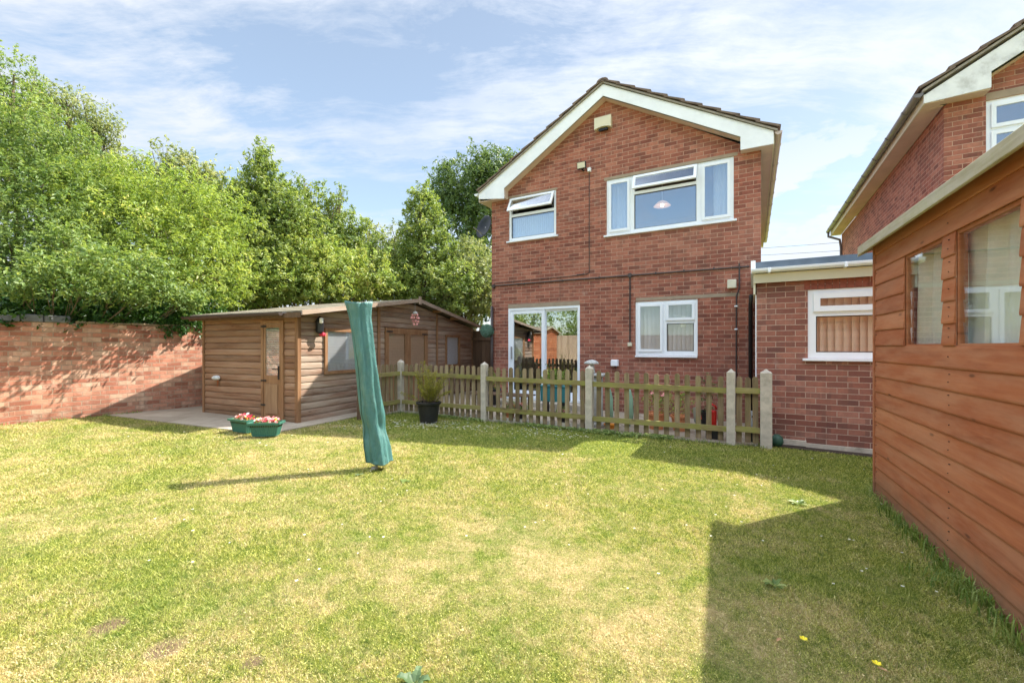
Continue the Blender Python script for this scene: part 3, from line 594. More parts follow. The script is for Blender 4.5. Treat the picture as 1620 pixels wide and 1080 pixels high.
# rooms: curtains, lamp, blinds
cg = 'curtains in the big upper window'
house_single(pleats(-2.53, -2.16, HN + .17, 3.48, 4.60, .02, 9), 'curtain', M['curtain'], -2.34, HN + .17, 3.48, 'pale blue curtain behind the left light of the big upper window', 'curtain', cg, True)
house_single(pleats(-.62, -.33, HN + .17, 3.48, 4.60, .02, 8, 1.0), 'curtain', M['curtain'], -.47, HN + .17, 3.48, 'pale blue curtain behind the right light of the big upper window', 'curtain', cg, True)
house_single(pleats(-4.75, -3.70, HN + .14, 3.66, 4.18, .018, 40), 'net_curtain', M['curtain'], -4.2, HN + .14, 3.66, 'pale net curtain across the small upper window', 'curtain', None, True)
lamp = house_thing('ceiling_lamp', -1.62, HN + .75, 4.0, 'lit pink pendant lamp seen through the big upper window', 'lamp')
mb = MB(); mb.lathe([(.05, .10), (.10, .07), (.17, .0), (.165, .0), (.09, .06), (.045, .09)], (-1.62, HN + .75, 4.16), 24); mb.build('lamp_shade', M['lamp'], lamp, smooth=True)
mb = MB(); mb.lathe([(0, -.03), (.03, -.015), (.035, .01), (.02, .05)], (-1.62, HN + .75, 4.17), 12); mb.build('bulb', M['bulb'], lamp, smooth=True)
mb = MB(); mb.tube([(-1.62, HN + .75, 4.26), (-1.62, HN + .75, 4.66)], .005, 5); mb.build('cord', M['white'], lamp)
def vblind(s0, s1, z0, z1, n, k, mat, name, label, ang=38, valance=True):
    th = house_thing(name, (s0 + s1) / 2, n, z0, label, 'blind')
    for i in range(k):
        c_ = s0 + (s1 - s0) * (i + .5) / k; wd = (s1 - s0) / k * .60; a_ = R(ang + random.uniform(-5, 5)); dx, dy = wd * math.cos(a_), wd * math.sin(a_)
        mb = MB(); mb.prism([(c_ - dx, n - dy, z0), (c_ + dx, n + dy, z0), (c_ + dx, n + dy + .003, z0), (c_ - dx, n - dy + .003, z0)], (0, 0, z1 - z0)); mb.build('slat', mat, th)
    mb = MB(); mb.box(s0, s1, n - .02, n + .03, z1 + .001, z1 + .03); mb.build('headrail', M['white'], th)
vblind(-1.92, -.93, 1.16, 2.10, HN + .135, 13, M['blind_white'], 'vertical_blind', 'white vertical blind in the kitchen window of the house', 42)
# mesh ornament hanging in the kitchen window
mb = MB(); mb.lathe([(0, -.10), (.05, -.10), (.055, 0), (.04, .05), (.075, .055), (.05, .09), (0, .10)], (-1.13, HN + .13, 1.74), 14); house_single(mb, 'window_ornament', M['linen'], -1.13, HN + .13, 1.64, 'small pale bell-shaped ornament hanging inside the kitchen window', 'ornament', smooth=True)

# ------------------------------------------------------------------ garage extension
GN = 6.90; gz0 = -.25
gar = house_thing('garage', 1.18, GN, 0, 'single storey brick garage with flat felt roof, between the house and the orange shed', 'garage')
gw = (.64, 1.86, 1.125, 2.03)
mb = MB(); facade(mb, .049, 2.30, GN, gz0, lambda s: 2.16, None, [gw]); mb.quad((.049, 14, gz0), (.049, GN, gz0), (.049, GN, 2.16), (.049, 14, 2.16)); mb.build('wall', M['brick_garage'], gar)
mb = MB()                                                            # soldier course over the window
for i in range(22):
    s_ = .60 + i * .077; mb.box(s_, s_ + .067, GN - .003, GN + .02, 2.034, 2.158, random.random())
mb.build('soldier_course', plain('soldier_brick', (.29, .085, .058), .8, .35, 14, .3), gar)
mb = MB(); mb.box(.034, .047, GN + .004, GN + .05, -.2, 2.0); mb.build('corner_strip', M['white_board'], gar)
frame_window(gar, *gw, GN, fixed=[(gw[0] + .09, gw[1] - .09, gw[2] + .08, gw[2] + .555)], sash=[(gw[0] + .085, gw[1] - .085, gw[2] + .635, gw[3] - .07)], lip=.06, sp=.07, glass='clear')
mb = MB(); mb.box(.01, 2.30, GN - .10, GN - .075, 2.150, 2.275); mb.box(.01, .035, GN - .075, HN - .01, 2.0, 2.275); mb.build('fascia', M['cream'], gar)
mb = MB(); pf = [(GN - .165 + .05 * math.cos(a_) + .0, 2.325 + .05 * math.sin(a_)) for a_ in [math.pi + math.pi * i / 8 for i in range(9)]]
mb.prism([(-.012, y, z) for y, z in pf] , (2.31, 0, 0)); mb.box(-.012, 2.3, GN - .215, GN - .10, 2.326, 2.334)
for s_ in (.18, 1.0, 1.7): mb.bbox(s_, s_ + .03, GN - .222, GN - .098, 2.270, 2.335, .004)
mb.build('gutter', M['white'], gar)
mb = MB(); mb.box(-.02, .035, GN - .11, HN - .01, 2.28, 2.46); mb.build('verge_trim', M['white_board'], gar)
mb = MB(); mb.add([(.037, GN - .10, 2.34), (2.30, GN - .10, 2.34), (2.30, GN - .03, 2.45), (.037, GN - .03, 2.45), (.037, HN - .01, 2.47), (2.30, HN + 5, 2.50), (2.30, GN - .10, 2.16), (.037, GN - .10, 2.16), (.13, HN - .01, 2.47), (.13, HN + 5, 2.50)],
                  [(0, 1, 2, 3), (3, 2, 5, 9, 8, 4)]); mb.build('roof', M['felt'], gar)
mb = MB(); mb.box(.06, 2.28, GN + .02, 14, 2.165, 2.28); mb.build('roof_deck', M['darkwood'], gar)
vblind(.70, 1.80, 1.15, 2.0, GN + .135, 13, M['blind_peach'], 'vertical_blind', 'peach vertical blind in the garage window beside the orange shed', 26)
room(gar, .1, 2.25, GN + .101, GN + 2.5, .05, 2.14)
mb = MB(); mb.box(.15, .62, GN - .05, GN - .003, -.04, .03); mb.box(.62, 2.2, GN - .035, GN - .003, -.06, .0); house_single(mb, 'drain_channel', M['concrete'], .9, GN, 0, 'broken grey concrete edging at the foot of the garage wall', 'edging')
# path strip of bare dark soil along the garage
slab('soil_strip', [wp(.18, GN - .22), wp(.18, GN - .01), wp(2.3, GN - .01), wp(2.3, GN - .26)], .008, .05, M['soil'])

# ------------------------------------------------------------------ neighbour's house
NN = 8.15; NS0 = 2.32; NAP = NS0 + 2.75
nb = house_thing('neighbour_house', 5.0, NN, 0, 'neighbouring red brick house with grey gutter, behind the garage and orange shed', 'house')
def nroof(s): return 6.30 - abs(s - NAP) * (6.30 - 4.62) / 2.75
nw = (2.737, 5.0, 3.45, 4.575)
mb = MB(); facade(mb, NS0, NS0 + 5.5, NN, -.3, nroof, NAP, [nw]); mb.quad((NS0, 16, -.3), (NS0, NN, -.3), (NS0, NN, 4.62), (NS0, 16, 4.62)); mb.quad((NS0 + 5.5, NN, -.3), (NS0 + 5.5, 16, -.3), (NS0 + 5.5, 16, 4.62), (NS0 + 5.5, NN, 4.62)); mb.build('wall', M['brick_house'], nb)
lintel(nb, nw[0], nw[1] + .05, nw[3] + .004, nw[3] + .10, NN)
frame_window(nb, *nw, NN, fixed=[(3.36, 4.4, 3.51, 4.50)], sash=[(nw[0] + .07, 3.28, 3.53, 4.13), (nw[0] + .07, 3.28, 4.22, 4.50), (4.48, 4.93, 3.53, 4.50)], lip=.05)
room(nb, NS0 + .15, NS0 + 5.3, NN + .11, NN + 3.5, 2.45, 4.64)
NF = NN - .20
mb = MB(); mb.prism([(NAP, NF, 6.50), (NAP, NF, 6.27), (2.72, NF, 4.87), (2.72, NF, 4.66), (2.062, NF, 4.63), (2.062, NF, 4.74)], (0, .022, 0)); mb.build('bargeboard', M['white_worn'], nb)
mb = MB(); mb.prism([(NAP, NF, 6.50), (NAP, NF, 6.27), (7.4, NF, 4.87), (7.4, NF, 4.66), (8.0, NF, 4.64), (8.0, NF, 4.83)], (0, .022, 0)); mb.build('bargeboard', M['white_worn'], nb)
mb = MB(); mb.box(2.275, 2.72, NF + .024, NN - .003, 4.645, 4.656); mb.box(2.08, 2.273, NF + .024, NN - .003, 4.627, 4.638); mb.box(2.08, NS0 - .003, NN - .0, 16.1, 4.625, 4.636); mb.quad((NAP, NF + .022, 6.24), (NAP, NN, 6.24), (2.72, NN, 4.84), (2.72, NF + .022, 4.84)); mb.build('soffit', M['soffit'], nb)
mb = MB(); mb.box(2.062, 2.079, NF + .024, 16.1, 4.62, 4.76); mb.build('fascia', M['cream'], nb)
tiled_roof(nb, NAP, 6.57, 3.03, math.atan2(6.57 - 4.82, 3.03), NF - .05, 16.2)
gutter(nb, 2.0, 4.77, NF - .02, 16.1, M['gutter_dark'])
mb = MB(); mb.tube([(2.0, 16.02, 4.72), (2.0, 16.02, 4.6), (2.26, 15.9, 4.45), (2.29, 15.9, 4.2), (2.29, 15.9, 0)], .034, 8); mb.build('downpipe', M['gutter_dark'], nb, smooth=True)
K = 1.13      # the neighbour's house is a touch larger than ours and set farther back
for ch in [c for c in bpy.data.objects if c.parent == nb or (c.parent and c.parent.parent == nb)]: ch.data.transform(Matrix.Scale(K, 4))
nb.location = Vector((nb.location.x * K, nb.location.y * K, CAMH + (nb.location.z - CAMH) * K))
# overhead wires beyond the garage
for (a_, b_, lb) in (((1195, 388, 30), (1400, 372, 26), 'upper of two thin overhead wires in the gap between the houses'), ((1195, 399, 30), (1400, 386, 26), 'lower of two thin overhead wires in the gap between the houses')):
    A_, B_ = ray(*a_), ray(*b_); A_ = A_ + (A_ - B_) * 1.5; B_ = B_ + (B_ - A_) * .6
    pth = [A_.lerp(B_, i / 10) - Vector((0, 0, .25 * math.sin(math.pi * i / 10))) - A_ for i in range(11)]
    mb = MB(); mb.tube(pth, .012, 5); single(mb, 'overhead_wire', M['dark_pipe'], lb, 'wire', tuple(A_), 0, 'overhead wires between the houses')

# ------------------------------------------------------------------ board cladding
def clad(mb, P, L, z0, z1, bh, prof, holes=(), gable=None, jit=.0, seed=1, nails=None, rwall=None):
    """boards lying along a wall: P(a, d, z) -> point, prof = [(z fraction, outward depth)], gable(z) -> (a0, a1)"""
    rr = random.Random(seed); z = z0
    while z < z1 - 1e-4:
        zt = min(z + bh, z1); zm = (z + zt) / 2; sp = [(0.0, L)]
        for h in holes:
            if h[2] < zm < h[3]:
                sp = [q for (a, b) in sp for q in ((a, min(b, h[0])), (max(a, h[1]), b)) if q[1] - q[0] > .004]
        for (a, b) in sp:
            rv = rr.random(); pts = []; n_ = len(prof); segs = max(1, int((b - a) / .5)); bow = [rr.uniform(-jit, jit) for _ in range(segs + 1)]
            for (fz, d) in prof:
                zz = z + fz * (zt - z); lo, hi = (gable(zz) if gable else (0, L)); aa, bb = max(a, lo), min(b, hi)
                if bb < aa: aa = bb = (lo + hi) / 2
                for i in range(segs + 1): q = aa + (bb - aa) * i / segs; pts.append(P(q, d, zz + bow[i]))
            fs = [(r * (segs + 1) + i, r * (segs + 1) + i + 1, (r + 1) * (segs + 1) + i + 1, (r + 1) * (segs + 1) + i) for r in range(n_ - 1) for i in range(segs)]
            fs += [tuple(r * (segs + 1) for r in range(n_)), tuple(r * (segs + 1) + segs for r in range(n_ - 1, -1, -1))]
            mb.add(pts, fs, rv)
        z = zt
LOG = [(0, .0), (.03, .013), (.09, .018), (.35, .020), (.65, .019), (.88, .014), (.95, .006), (1.0, .0)]

# ------------------------------------------------------------------ log cabin (local axes: x = -CB (towards the camera's right), y = CA)
cab_ang = math.atan2(-CB.y, -CB.x)
cabin = empty('cabin', C0 + Vector((0, 0, .045)), cab_ang, 'brown timber garden cabin with log boards, left of the house', 'cabin')
CL, CWD = 5.8, 2.32; EZ, AZ = 1.74, 2.20        # gable length (y), front width (-x), heights over its base
def Pf(a, d, z): return (-a, -d, z)              # front (door) face: a runs left from the corner
def Pg(a, d, z): return (d, a, z)                # gable face
dz0, dz1 = .035, 1.66
# door face: measured positions from the corner
dr = (.28, .80)
mb = MB(); clad(mb, Pf, CWD, .0, 1.73, .1085, LOG, holes=[(dr[0], dr[1], 0, dz1)], jit=.001, seed=3); mb.build('front_wall', M['cabin'], cabin)
def gab(z):
    if z <= EZ: return (0, CL)
    k = (z - EZ) / (AZ - EZ) * CL / 2; return (k, CL - k)
w1 = (.50, 1.46, .76, 1.55); dd = (2.05, 3.55, .0, 1.62); w2 = (4.35, 5.05, .72, 1.53)
mb = MB(); clad(mb, Pg, CL, .0, AZ, .1085, LOG, holes=[w1, dd, w2], gable=gab, jit=.001, seed=5); mb.build('gable_wall', M['cabin_grey'], cabin)
mb = MB()
for i in range(26): pass
clad(mb, lambda a, d, z: (-CWD - d, a, z), CL, 0, 1.73, .1085, LOG, seed=8); clad(mb, lambda a, d, z: (-a, CL + d, z), CWD, 0, 1.73, .1085, LOG, seed=9); mb.build('back_wall', M['cabin'], cabin)
mb = MB(); mb.box(-CWD + .01, -.004, .004, CL - .01, -.03, .06); mb.build('floor', M['darkwood'], cabin)
mb = MB(); mb.box(-CWD, -.003, .003, CL, 1.66, 1.735); mb.build('wall_plate', M['darkwood'], cabin)
def trim(x0, x1, y0, y1, z0, z1, mat='trim', nm='corner_trim'): mb = MB(); mb.bbox(x0, x1, y0, y1, z0, z1, .004, random.random()); return mb.build(nm, M[mat], cabin)
trim(-.03, .038, -.042, .03, 0, 1.76); trim(-CWD - .01, -CWD + .035, -.04, .0, 0, 1.76); trim(0, .04, CL - .05, CL + .04, 0, 1.74)
for a_ in (1.86, 3.95): trim(.028, .052, a_ - .035, a_ + .035, .0, gab(0)[1] * 0 + (AZ - (AZ - EZ) * abs(a_ - CL / 2) / (CL / 2)) - .02, nm='cover_strip')
# half-glazed door in the front face
x0, x1 = -dr[1], -dr[0]
mb = MB(); mb.panel(x0, x1, dz0, dz1, -.045, .0, [(x0 + .055, x1 - .055, dz0 + .02, dz1 - .055)]); cdoor = mb.build('door', M['trim'], cabin)
mb = MB(); mb.panel(x0 + .06, x1 - .06, dz0 + .025, dz1 - .06, -.038, -.005, [(x0 + .105, x1 - .095, .76, dz1 - .12)]); mb.build('leaf', M['trim'], cdoor)
mb = MB(); mb.box(x0 + .12, x1 - .12, -.052, -.040, .14, .62); mb.build('lower_panel', wood('door_panel_board', [(0, (.16, .085, .045)), (.5, (.30, .18, .10)), (1, (.42, .28, .16))], .6, axis='z', knots=.2), cdoor)
mb = MB(); mb.box(x0 + .105, x1 - .095, -.030, -.024, .76, dz1 - .12); mb.build('pane', M['glass'], cdoor)
mb = MB(); mb.bbox(x1 - .115, x1 - .09, -.055, -.038, .70, .92, .003); mb.tube([(x1 - .10, -.05, .87), (x1 - .10, -.085, .87), (x1 - .20, -.085, .87)], .009, 6); mb.build('handle', M['black'], cdoor)
for z_ in (.26, .66, 1.55): mb = MB(); mb.box(x0 + .005, x0 + .13, -.050, -.0455, z_, z_ + .03); mb.build('hinge', M['black'], cdoor)
mb = MB()
for i in range(26): z_ = .70 + i * .036; mb.box(x0 + .09, x1 - .09, -.020, -.012, z_, z_ + .030)
mb.build('blind_slat', M['linen'], cdoor)
# gable windows and double doors
def cabin_opening(y0, y1, z0, z1, nm, fill, mullion=None):
    mb = MB(); mb.xf = lambda p: Vector((-p.y + .0, p.x, p.z)); hs = [(y0 + .055, y1 - .055, z0 + .055, z1 - .055)] if mullion is None else [(y0 + .06, mullion - .045, z0 + .04, z1 - .07), (mullion + .045, y1 - .06, z0 + .04, z1 - .07)]
    mb.panel(y0, y1, z0, z1, -.052, .0, hs); fr_ = mb.build(nm, M['trim'], cabin)
    for h in hs:
        if mullion is not None:
            q = (h[0] + .05, h[1] - .05, h[2] + .62, h[3] - .05); mb = MB(); mb.xf = lambda p: Vector((-p.y, p.x, p.z)); mb.panel(*h, -.045, -.01, [q]); mb.build('leaf', M['trim'], fr_); h = q
        mb = MB(); mb.box(.022, .028, h[0], h[1], h[2], h[3]); mb.build('pane', M['clear'], fr_)
        mb = MB(); z_ = h[2]
        if fill == 'slats':
            while z_ < h[3] - .02: mb.add([(.004, h[0], z_), (.004, h[1], z_), (.010, h[1], z_ + .024), (.010, h[0], z_ + .024)], [(0, 1, 2, 3)]); z_ += .026
            mb.build('blind_slat', M['blind_white'], fr_)
        elif fill == 'vert':
            y_ = h[0]
            while y_ < h[1] - .02: mb.add([(.002, y_, z_), (.012, y_ + .07, z_), (.012, y_ + .07, h[3]), (.002, y_, h[3])], [(0, 1, 2, 3)]); y_ += .072
            mb.build('blind_slat', M['blind_white'], fr_)
        else: mb.box(.0, .008, h[0], h[1], h[2], h[3]); mb.build('door_blind', M['blind_brown'], fr_)
    return fr_
cabin_opening(*w1, 'window', 'slats'); cabin_opening(*w2, 'window', 'vert'); dbl = cabin_opening(*dd, 'double_door', 'paper', (dd[0] + dd[1]) / 2)
for (ya_, yb_, z_) in ((dd[0] + .02, dd[0] + .22, 1.53), (dd[1] - .24, dd[1] - .02, 1.50)): mb = MB(); mb.box(.052, .058, ya_, yb_, z_, z_ + .03); mb.build('hinge', M['black'], dbl)
mb = MB(); mb.tube([(.055, 2.86, .80), (.09, 2.86, .80), (.09, 2.94, .80)], .008, 6); mb.build('handle', M['black'], dbl)
# roof: two shallow slopes running along x, ridge over the gable's middle
OVF, OVG = .16, .26
def rz(y): return AZ + .055 - abs(y - CL / 2) * (AZ - EZ) / (CL / 2)
mb = MB(); y0, yc, y1 = -OVF, CL / 2, CL + OVF
for (ya, yb) in ((y0, yc), (yc, y1)):
    nseg = 8
    for i in range(nseg):
        q0, q1 = ya + (yb - ya) * i / nseg, ya + (yb - ya) * (i + 1) / nseg; h_ = .006 * (i % 2)
        mb.add([(-CWD - .15, q0, rz(q0)), (OVG, q0, rz(q0)), (OVG, q1, rz(q1)), (-CWD - .15, q1, rz(q1)), (-CWD - .15, q0, rz(q0) + .022 + h_), (OVG, q0, rz(q0) + .022 + h_), (OVG, q1, rz(q1) + .022), (-CWD - .15, q1, rz(q1) + .022)],
               [(0, 3, 2, 1), (4, 5, 6, 7), (0, 1, 5, 4), (1, 2, 6, 5), (2, 3, 7, 6), (3, 0, 4, 7)], random.random())
roof_ = mb.build('roof', M['felt_brown'], cabin)
mb = MB(); mb.prism([(OVG + .002, y0, rz(y0) + .024), (OVG + .002, yc, rz(yc) + .026), (OVG + .002, yc, rz(yc) - .052), (OVG + .002, y0, rz(y0) - .048)], (.02, 0, 0), .6)
mb.prism([(OVG + .002, yc, rz(yc) + .026), (OVG + .002, y1, rz(y1) + .024), (OVG + .002, y1, rz(y1) - .048), (OVG + .002, yc, rz(yc) - .052)], (.02, 0, 0), .2); mb.build('bargeboard', M['trim_pale'], roof_)
mb = MB(); mb.box(OVG + .023, OVG + .035, yc - .045, yc + .045, rz(yc) - .10, rz(yc) + .07); mb.build('finial', M['trim_pale'], roof_)
mb = MB(); mb.box(-CWD - .15, OVG, y0 - .022, y0 - .002, rz(y0) - .085, rz(y0) - .005); mb.build('eaves_board', M['darkwood'], roof_)
mb = MB(); mb.xf = None
pf = [(y0 - .070 + .045 * math.cos(a_), rz(y0) - .01 + .045 * math.sin(a_)) for a_ in [math.pi + math.pi * i / 8 for i in range(9)]]
mb.prism([(-CWD - .22, y, z) for y, z in pf], (CWD + .22 - .10, 0, 0)); mb.build('gutter', M['dark_pipe'], cabin)
mb = MB()
for q in (1.0, 4.6, CL / 2 + .9):
    mb.box(.03, OVG, q - .03, q + .03, rz(q) - .07, rz(q) - .008)
mb.build('purlin', M['trim'], roof_)
mb = MB()
mb.add([(0.0, 0, 1.735), (OVG, 0, rz(0) - .006), (OVG, yc, rz(yc) - .006), (0, yc, rz(yc) - .008)], [(0, 1, 2, 3)])
# bulkhead light with rust stain, lantern, hanging grapes
bl = empty('bulkhead_light', cw(-.03, 1.93) + Vector((0, 0, .73)), cab_ang, 'small white bulkhead light with rust streak on the cabin front wall, left of its door', 'light')
mb = MB(); mb.xf = lambda p: Vector((p.x, -p.z, p.y)); mb.lathe([(.075, 0), (.075, .02), (.065, .045), (.04, .07), (0, .08)], k=16); mb.v = [(x * 1.15, y, z * .55) for x, y, z in mb.v]; mb.build('cover', M['white_worn'], bl, smooth=True)
mb = MB(); mb.add([(-.01, -.004, -.04), (.05, -.004, -.04), (.035, -.004, -.12), (.01, -.004, -.16)], [(0, 1, 2, 3)]); mb.build('rust_streak', plain('rust', (.30, .10, .04), .9), bl)
lt = empty('lantern', cw(.34, -.06) + Vector((0, 0, 1.62)), cab_ang, 'black wall lantern with white glass and pink bow, near the cabin corner', 'lantern')
mb = MB(); mb.lathe([(.03, -.20), (.06, -.17), (.065, -.02), (.075, .0), (.05, .05), (0, .10)], (.04, 0, .07), 10); mb.build('body', M['black'], lt)
mb = MB(); mb.lathe([(.015, -.05), (.030, -.04), (.034, .03), (.015, .045)], (.098, -.025, .09), 10); mb.build('glass', M['flower_white'], lt, smooth=True)
mb = MB(); mb.lathe([(0, -.04), (.045, -.02), (.05, .01), (0, .04)], (.07, .04, -.14), 8, wob=.3); mb.build('bow', M['flower_red'], lt)
gpp = cw(CL / 2 - .12, -.24) + Vector((0, 0, 1.86)); gp = empty('hanging_ornament', gpp, 0, 'bunch of pink glass baubles hanging under the cabin gable', 'ornament')
mb = MB(); mb.tube([(0, 0, .17), (0, 0, .37)], .004, 5); mb.build('string', M['grey_metal'], gp)
mb = MB()
for (x, z, s_) in ((-.05, .10, 1), (.0, .11, 1), (.05, .10, 1), (-.07, .04, 1), (-.02, .04, 1), (.04, .04, 1), (.08, .03, 1), (-.05, -.03, 1), (.01, -.03, 1), (.06, -.04, 1), (-.02, -.10, 1), (.04, -.10, 1)):
    mb.lathe([(0, -.028), (.02, -.02), (.028, 0), (.02, .02), (0, .028)], (x, random.uniform(-.04, .04), z), 8)
mb.build('bauble', M['flower_pink'], gp, smooth=True); mb = MB(); mb.lathe([(0, .19), (.05, .16), (.06, .12), (0, .12)], k=10); mb.build('cap', M['stone'], gp, smooth=True)

# ------------------------------------------------------------------ orange shed on the right
SHD = Vector((.443, .897, 0)); SH0 = Vector((3.25, 3.84, 0))
SD = [(0, .0), (.0, .011), (.08, .013), (.9, .005), (1.0, .003), (1.0, 0)]
def build_shed(root, L, H, W, holes, bh, z0, roof_over, pitch=.45, far_face=True, seed=21):
    """local: y runs along the long wall towards the far corner at y=0 (negative = nearer), x = outward to the right (into the shed)"""
    P = lambda a, d, z: (-d, -a, z)
    mb = MB(); clad(mb, P, L, z0, H, bh, SD, holes=holes, jit=.0015, seed=seed); mb.build('side_wall', M['shed'], root)
    gz = lambda z: (0, W) if z < H else ((z - H) / pitch * W / 2, W - (z - H) / pitch * W / 2)
    mb = MB(); clad(mb, lambda a, d, z: (a, d, z), W, z0, H + pitch, bh, SD, gable=gz, seed=seed + 1); mb.build('end_wall', M['shed'], root)
    mb = MB(); clad(mb, lambda a, d, z: (a, -L - d, z), W, z0, H + pitch, bh, SD, gable=gz, seed=seed + 2); clad(mb, lambda a, d, z: (W + d, -a, z), L, z0, H, bh, SD, seed=seed + 3); mb.build('back_wall', M['shed'], root)
    mb = MB(); mb.box(.03, W - .03, -L + .03, -.03, -.02, z0 + .02); mb.build('floor', M['darkwood'], root)
    e = .085; k = pitch / (W / 2); mb = MB()
    for sgn, xa in ((1, -e), (-1, W + e)):
        xb = W / 2; za = H - e * k + .005; zb = H + pitch + .005
        mb.prism([(xa, -L - .09, za), (xb, -L - .09, zb), (xb, -L - .09, zb + .02), (xa, -L - .09, za + .02)], (0, L + .18, 0))
    rf = mb.build('roof', M['felt_brown'], root)
    mb = MB(); mb.bbox(-e - .022, -e + .001, -L - .09, .09, H - e * k - .045, H - e * k + .035, .004, .6); mb.build('fascia', M['shed_trim'], rf)
    mb = MB(); mb.prism([(-e - .02, .092, H - e * k - .055), (W / 2, .092, H + pitch - .055), (W / 2, .092, H + pitch + .03), (-e - .02, .092, H - e * k + .03)], (0, .02, 0), .6)
    mb.prism([(W + e + .02, .092, H - e * k - .055), (W / 2, .092, H + pitch - .055), (W / 2, .092, H + pitch + .03), (W + e + .02, .092, H - e * k + .03)], (0, .02, 0), .4); mb.build('bargeboard', M['shed_trim'], rf)
    mb = MB(); mb.box(-.018, .022, -.022, .018, z0, H - .03, .4); mb.build('corner_batten', M['shed'], root)
sh_ang = math.atan2(SHD.y, SHD.x) - math.pi / 2
shed = empty('orange_shed', SH0 + Vector((0, 0, -.055)), sh_ang, 'orange stained timber shed with two curtained windows, at the right edge of the lawn', 'shed')
ZW0, ZW1 = 1.34, 2.0; wins = [(.70, 1.325), (1.49, 2.11)]
build_shed(shed, 3.05, 2.26, 1.85, [(a, b, ZW0, ZW1) for a, b in wins], .134, .0, .08)
for i, (a, b) in enumerate(wins):
    mb = MB(); mb.xf = lambda p: Vector((p.y, -p.x, p.z)); mb.panel(a - .01, b + .01, ZW0 - .01, ZW1 + .01, .004, .045, [(a + .012, b - .012, ZW0 + .012, ZW1 - .012)]); fr_ = mb.build('window', M['shed'], shed)
    mb = MB(); mb.box(.012, .016, -b + .008, -a - .008, ZW0 + .008, ZW1 - .008); mb.build('pane', M['clear'], fr_)
for i, (a, b) in enumerate(wins):
    mb = pleats(-b - .03, -a + .03, 0, ZW0 - .05, ZW1 + .05, .028, 7 if i else 6, 1.3 * i, flare=.05)
    mb.v = [(p[1] + .10, p[0], p[2]) for p in mb.v]
    o = mb.build('curtain', M['linen'], None, True); o.parent = None; o.matrix_world = Matrix.Translation(shed.location) @ Matrix.Rotation(sh_ang, 4, 'Z')
    tag(o, ['cream curtain behind the smaller-looking far window of the orange shed', 'cream curtain behind the near, larger-looking window of the orange shed'][i], 'curtain', 'curtains in the orange shed')
mb = MB()      # nail heads in columns
rr = random.Random(4)
for a in (.05, 1.42, 2.16):
    for k in range(16):
        z_ = .134 * k + .045
        if z_ > 2.2 or any(q[0] - .02 < a < q[1] + .02 and ZW0 - .05 < z_ < ZW1 for q in wins): continue
        for dz in ((0, .055) if k % 3 else (.02,)):
            y_ = -a + rr.uniform(-.008, .008); zz = z_ + dz + rr.uniform(-.006, .006); mb.box(-.0145, -.006, y_ - .002, y_ + .002, zz - .0025, zz + .0025)
mb.build('nail', M['black'], shed)
mb = MB()
for (y_, s_) in ((-.12, .10), (-1.72, .12), (-2.35, .1)): mb.bbox(-.03, .25, y_ - s_, y_ + s_, -.06, .0 - .004, .01)
mb.build('bearer', M['concrete'], shed)
# second orange shed beyond the left edge, seen only mirrored in the patio door
o2 = wp(-8.9, -1.7, .13)
shed2 = empty('orange_shed', o2, ANG - math.pi / 2, 'second orange timber shed, mirrored in the patio door glass', 'shed')
build_shed(shed2, 2.3, 1.85, 2.2, [], .134, .0, .08, .30, seed=50)
# a pale close-board fence behind it
mb = MB()
for i in range(70):
    s_ = -10.6 + i * .0; n_ = -4.2 + i * .0
pf0, pf1 = wp(-10.2, -3.2), wp(-2.0, -6.0); dv = (pf1 - pf0); Lf = dv.length; fa = math.atan2(dv.y, dv.x)
for i in range(int(Lf / .12)): mb.box(i * .12, i * .12 + .115, 0, .02, 0, 1.75, random.random())
bf = single(mb, 'board_fence', M['fencepanel'], 'pale close-boarded fence, mirrored in the patio door glass', 'fence', pf0 + Vector((0, 0, .1)), fa)

# ------------------------------------------------------------------ brick garden wall on the left
WD = Vector((.56, .828, 0)).normalized(); W0 = Vector((-7.57, 6.35, 0)); wang = math.atan2(WD.y, WD.x)
gwall = empty('brick_wall', W0 + Vector((0, 0, .10)), wang, 'old orange red brick garden wall with dappled shade, left of the cabin', 'wall')
mb = MB(); L0, L1, HT = -8.5, 9.5, 1.555; nx, nz = 150, 16
for (yy, sg) in ((0.0, -1), (.215, 1)):
    b0 = len(mb.v)
    for i in range(nx + 1):
        x = L0 + (L1 - L0) * i / nx
        for j in range(nz + 1):
            z = -.3 + (HT + .3) * j / nz; mb.v.append((x, yy + .02 * mnoise.noise(Vector((x * .7, z * 1.5, yy * 9))) + .006 * mnoise.noise(Vector((x * 5, z * 9, 0))), z + (.014 * mnoise.noise(Vector((x * .9, 0, 3))) if j == nz else 0)))
    for i in range(nx):
        for j in range(nz): a_ = b0 + i * (nz + 1) + j; mb.f.append([a_, a_ + nz + 1, a_ + nz + 2, a_ + 1]); mb.r.append(.5); mb.m.append(0)
for i in range(nx): a_ = i * (nz + 1) + nz; b_ = (nx + 1) * (nz + 1) + a_; mb.f.append([a_, a_ + nz + 1, b_ + nz + 1, b_]); mb.r.append(.5); mb.m.append(0)
mb.build('brickwork', M['brick_wall'], gwall)
mb = MB(); rr = random.Random(9); x = L0
while x < L1:
    l_ = rr.uniform(.20, .24)
    if not (-.02 < x < .74): mb.bbox(x, x + l_ - .008, -.012 + rr.uniform(-.008, .004), .225, HT + .004, HT + .036 + rr.uniform(-.005, .006), .006, rr.random())
    x += l_
mb.build('coping', plain('weathered_coping', (.30, .22, .14), .9, .3, 9, .6, dirt=.4), gwall)
for (x0_, x1_, h_) in ((.0, .20, .10), (.21, .44, .12), (.45, .74, .115)):
    mb = MB(); mb.bbox(x0_, x1_, -.03, .22, HT + .004, HT + h_, .012); mb.build('coping_slab', M['slate'], gwall)
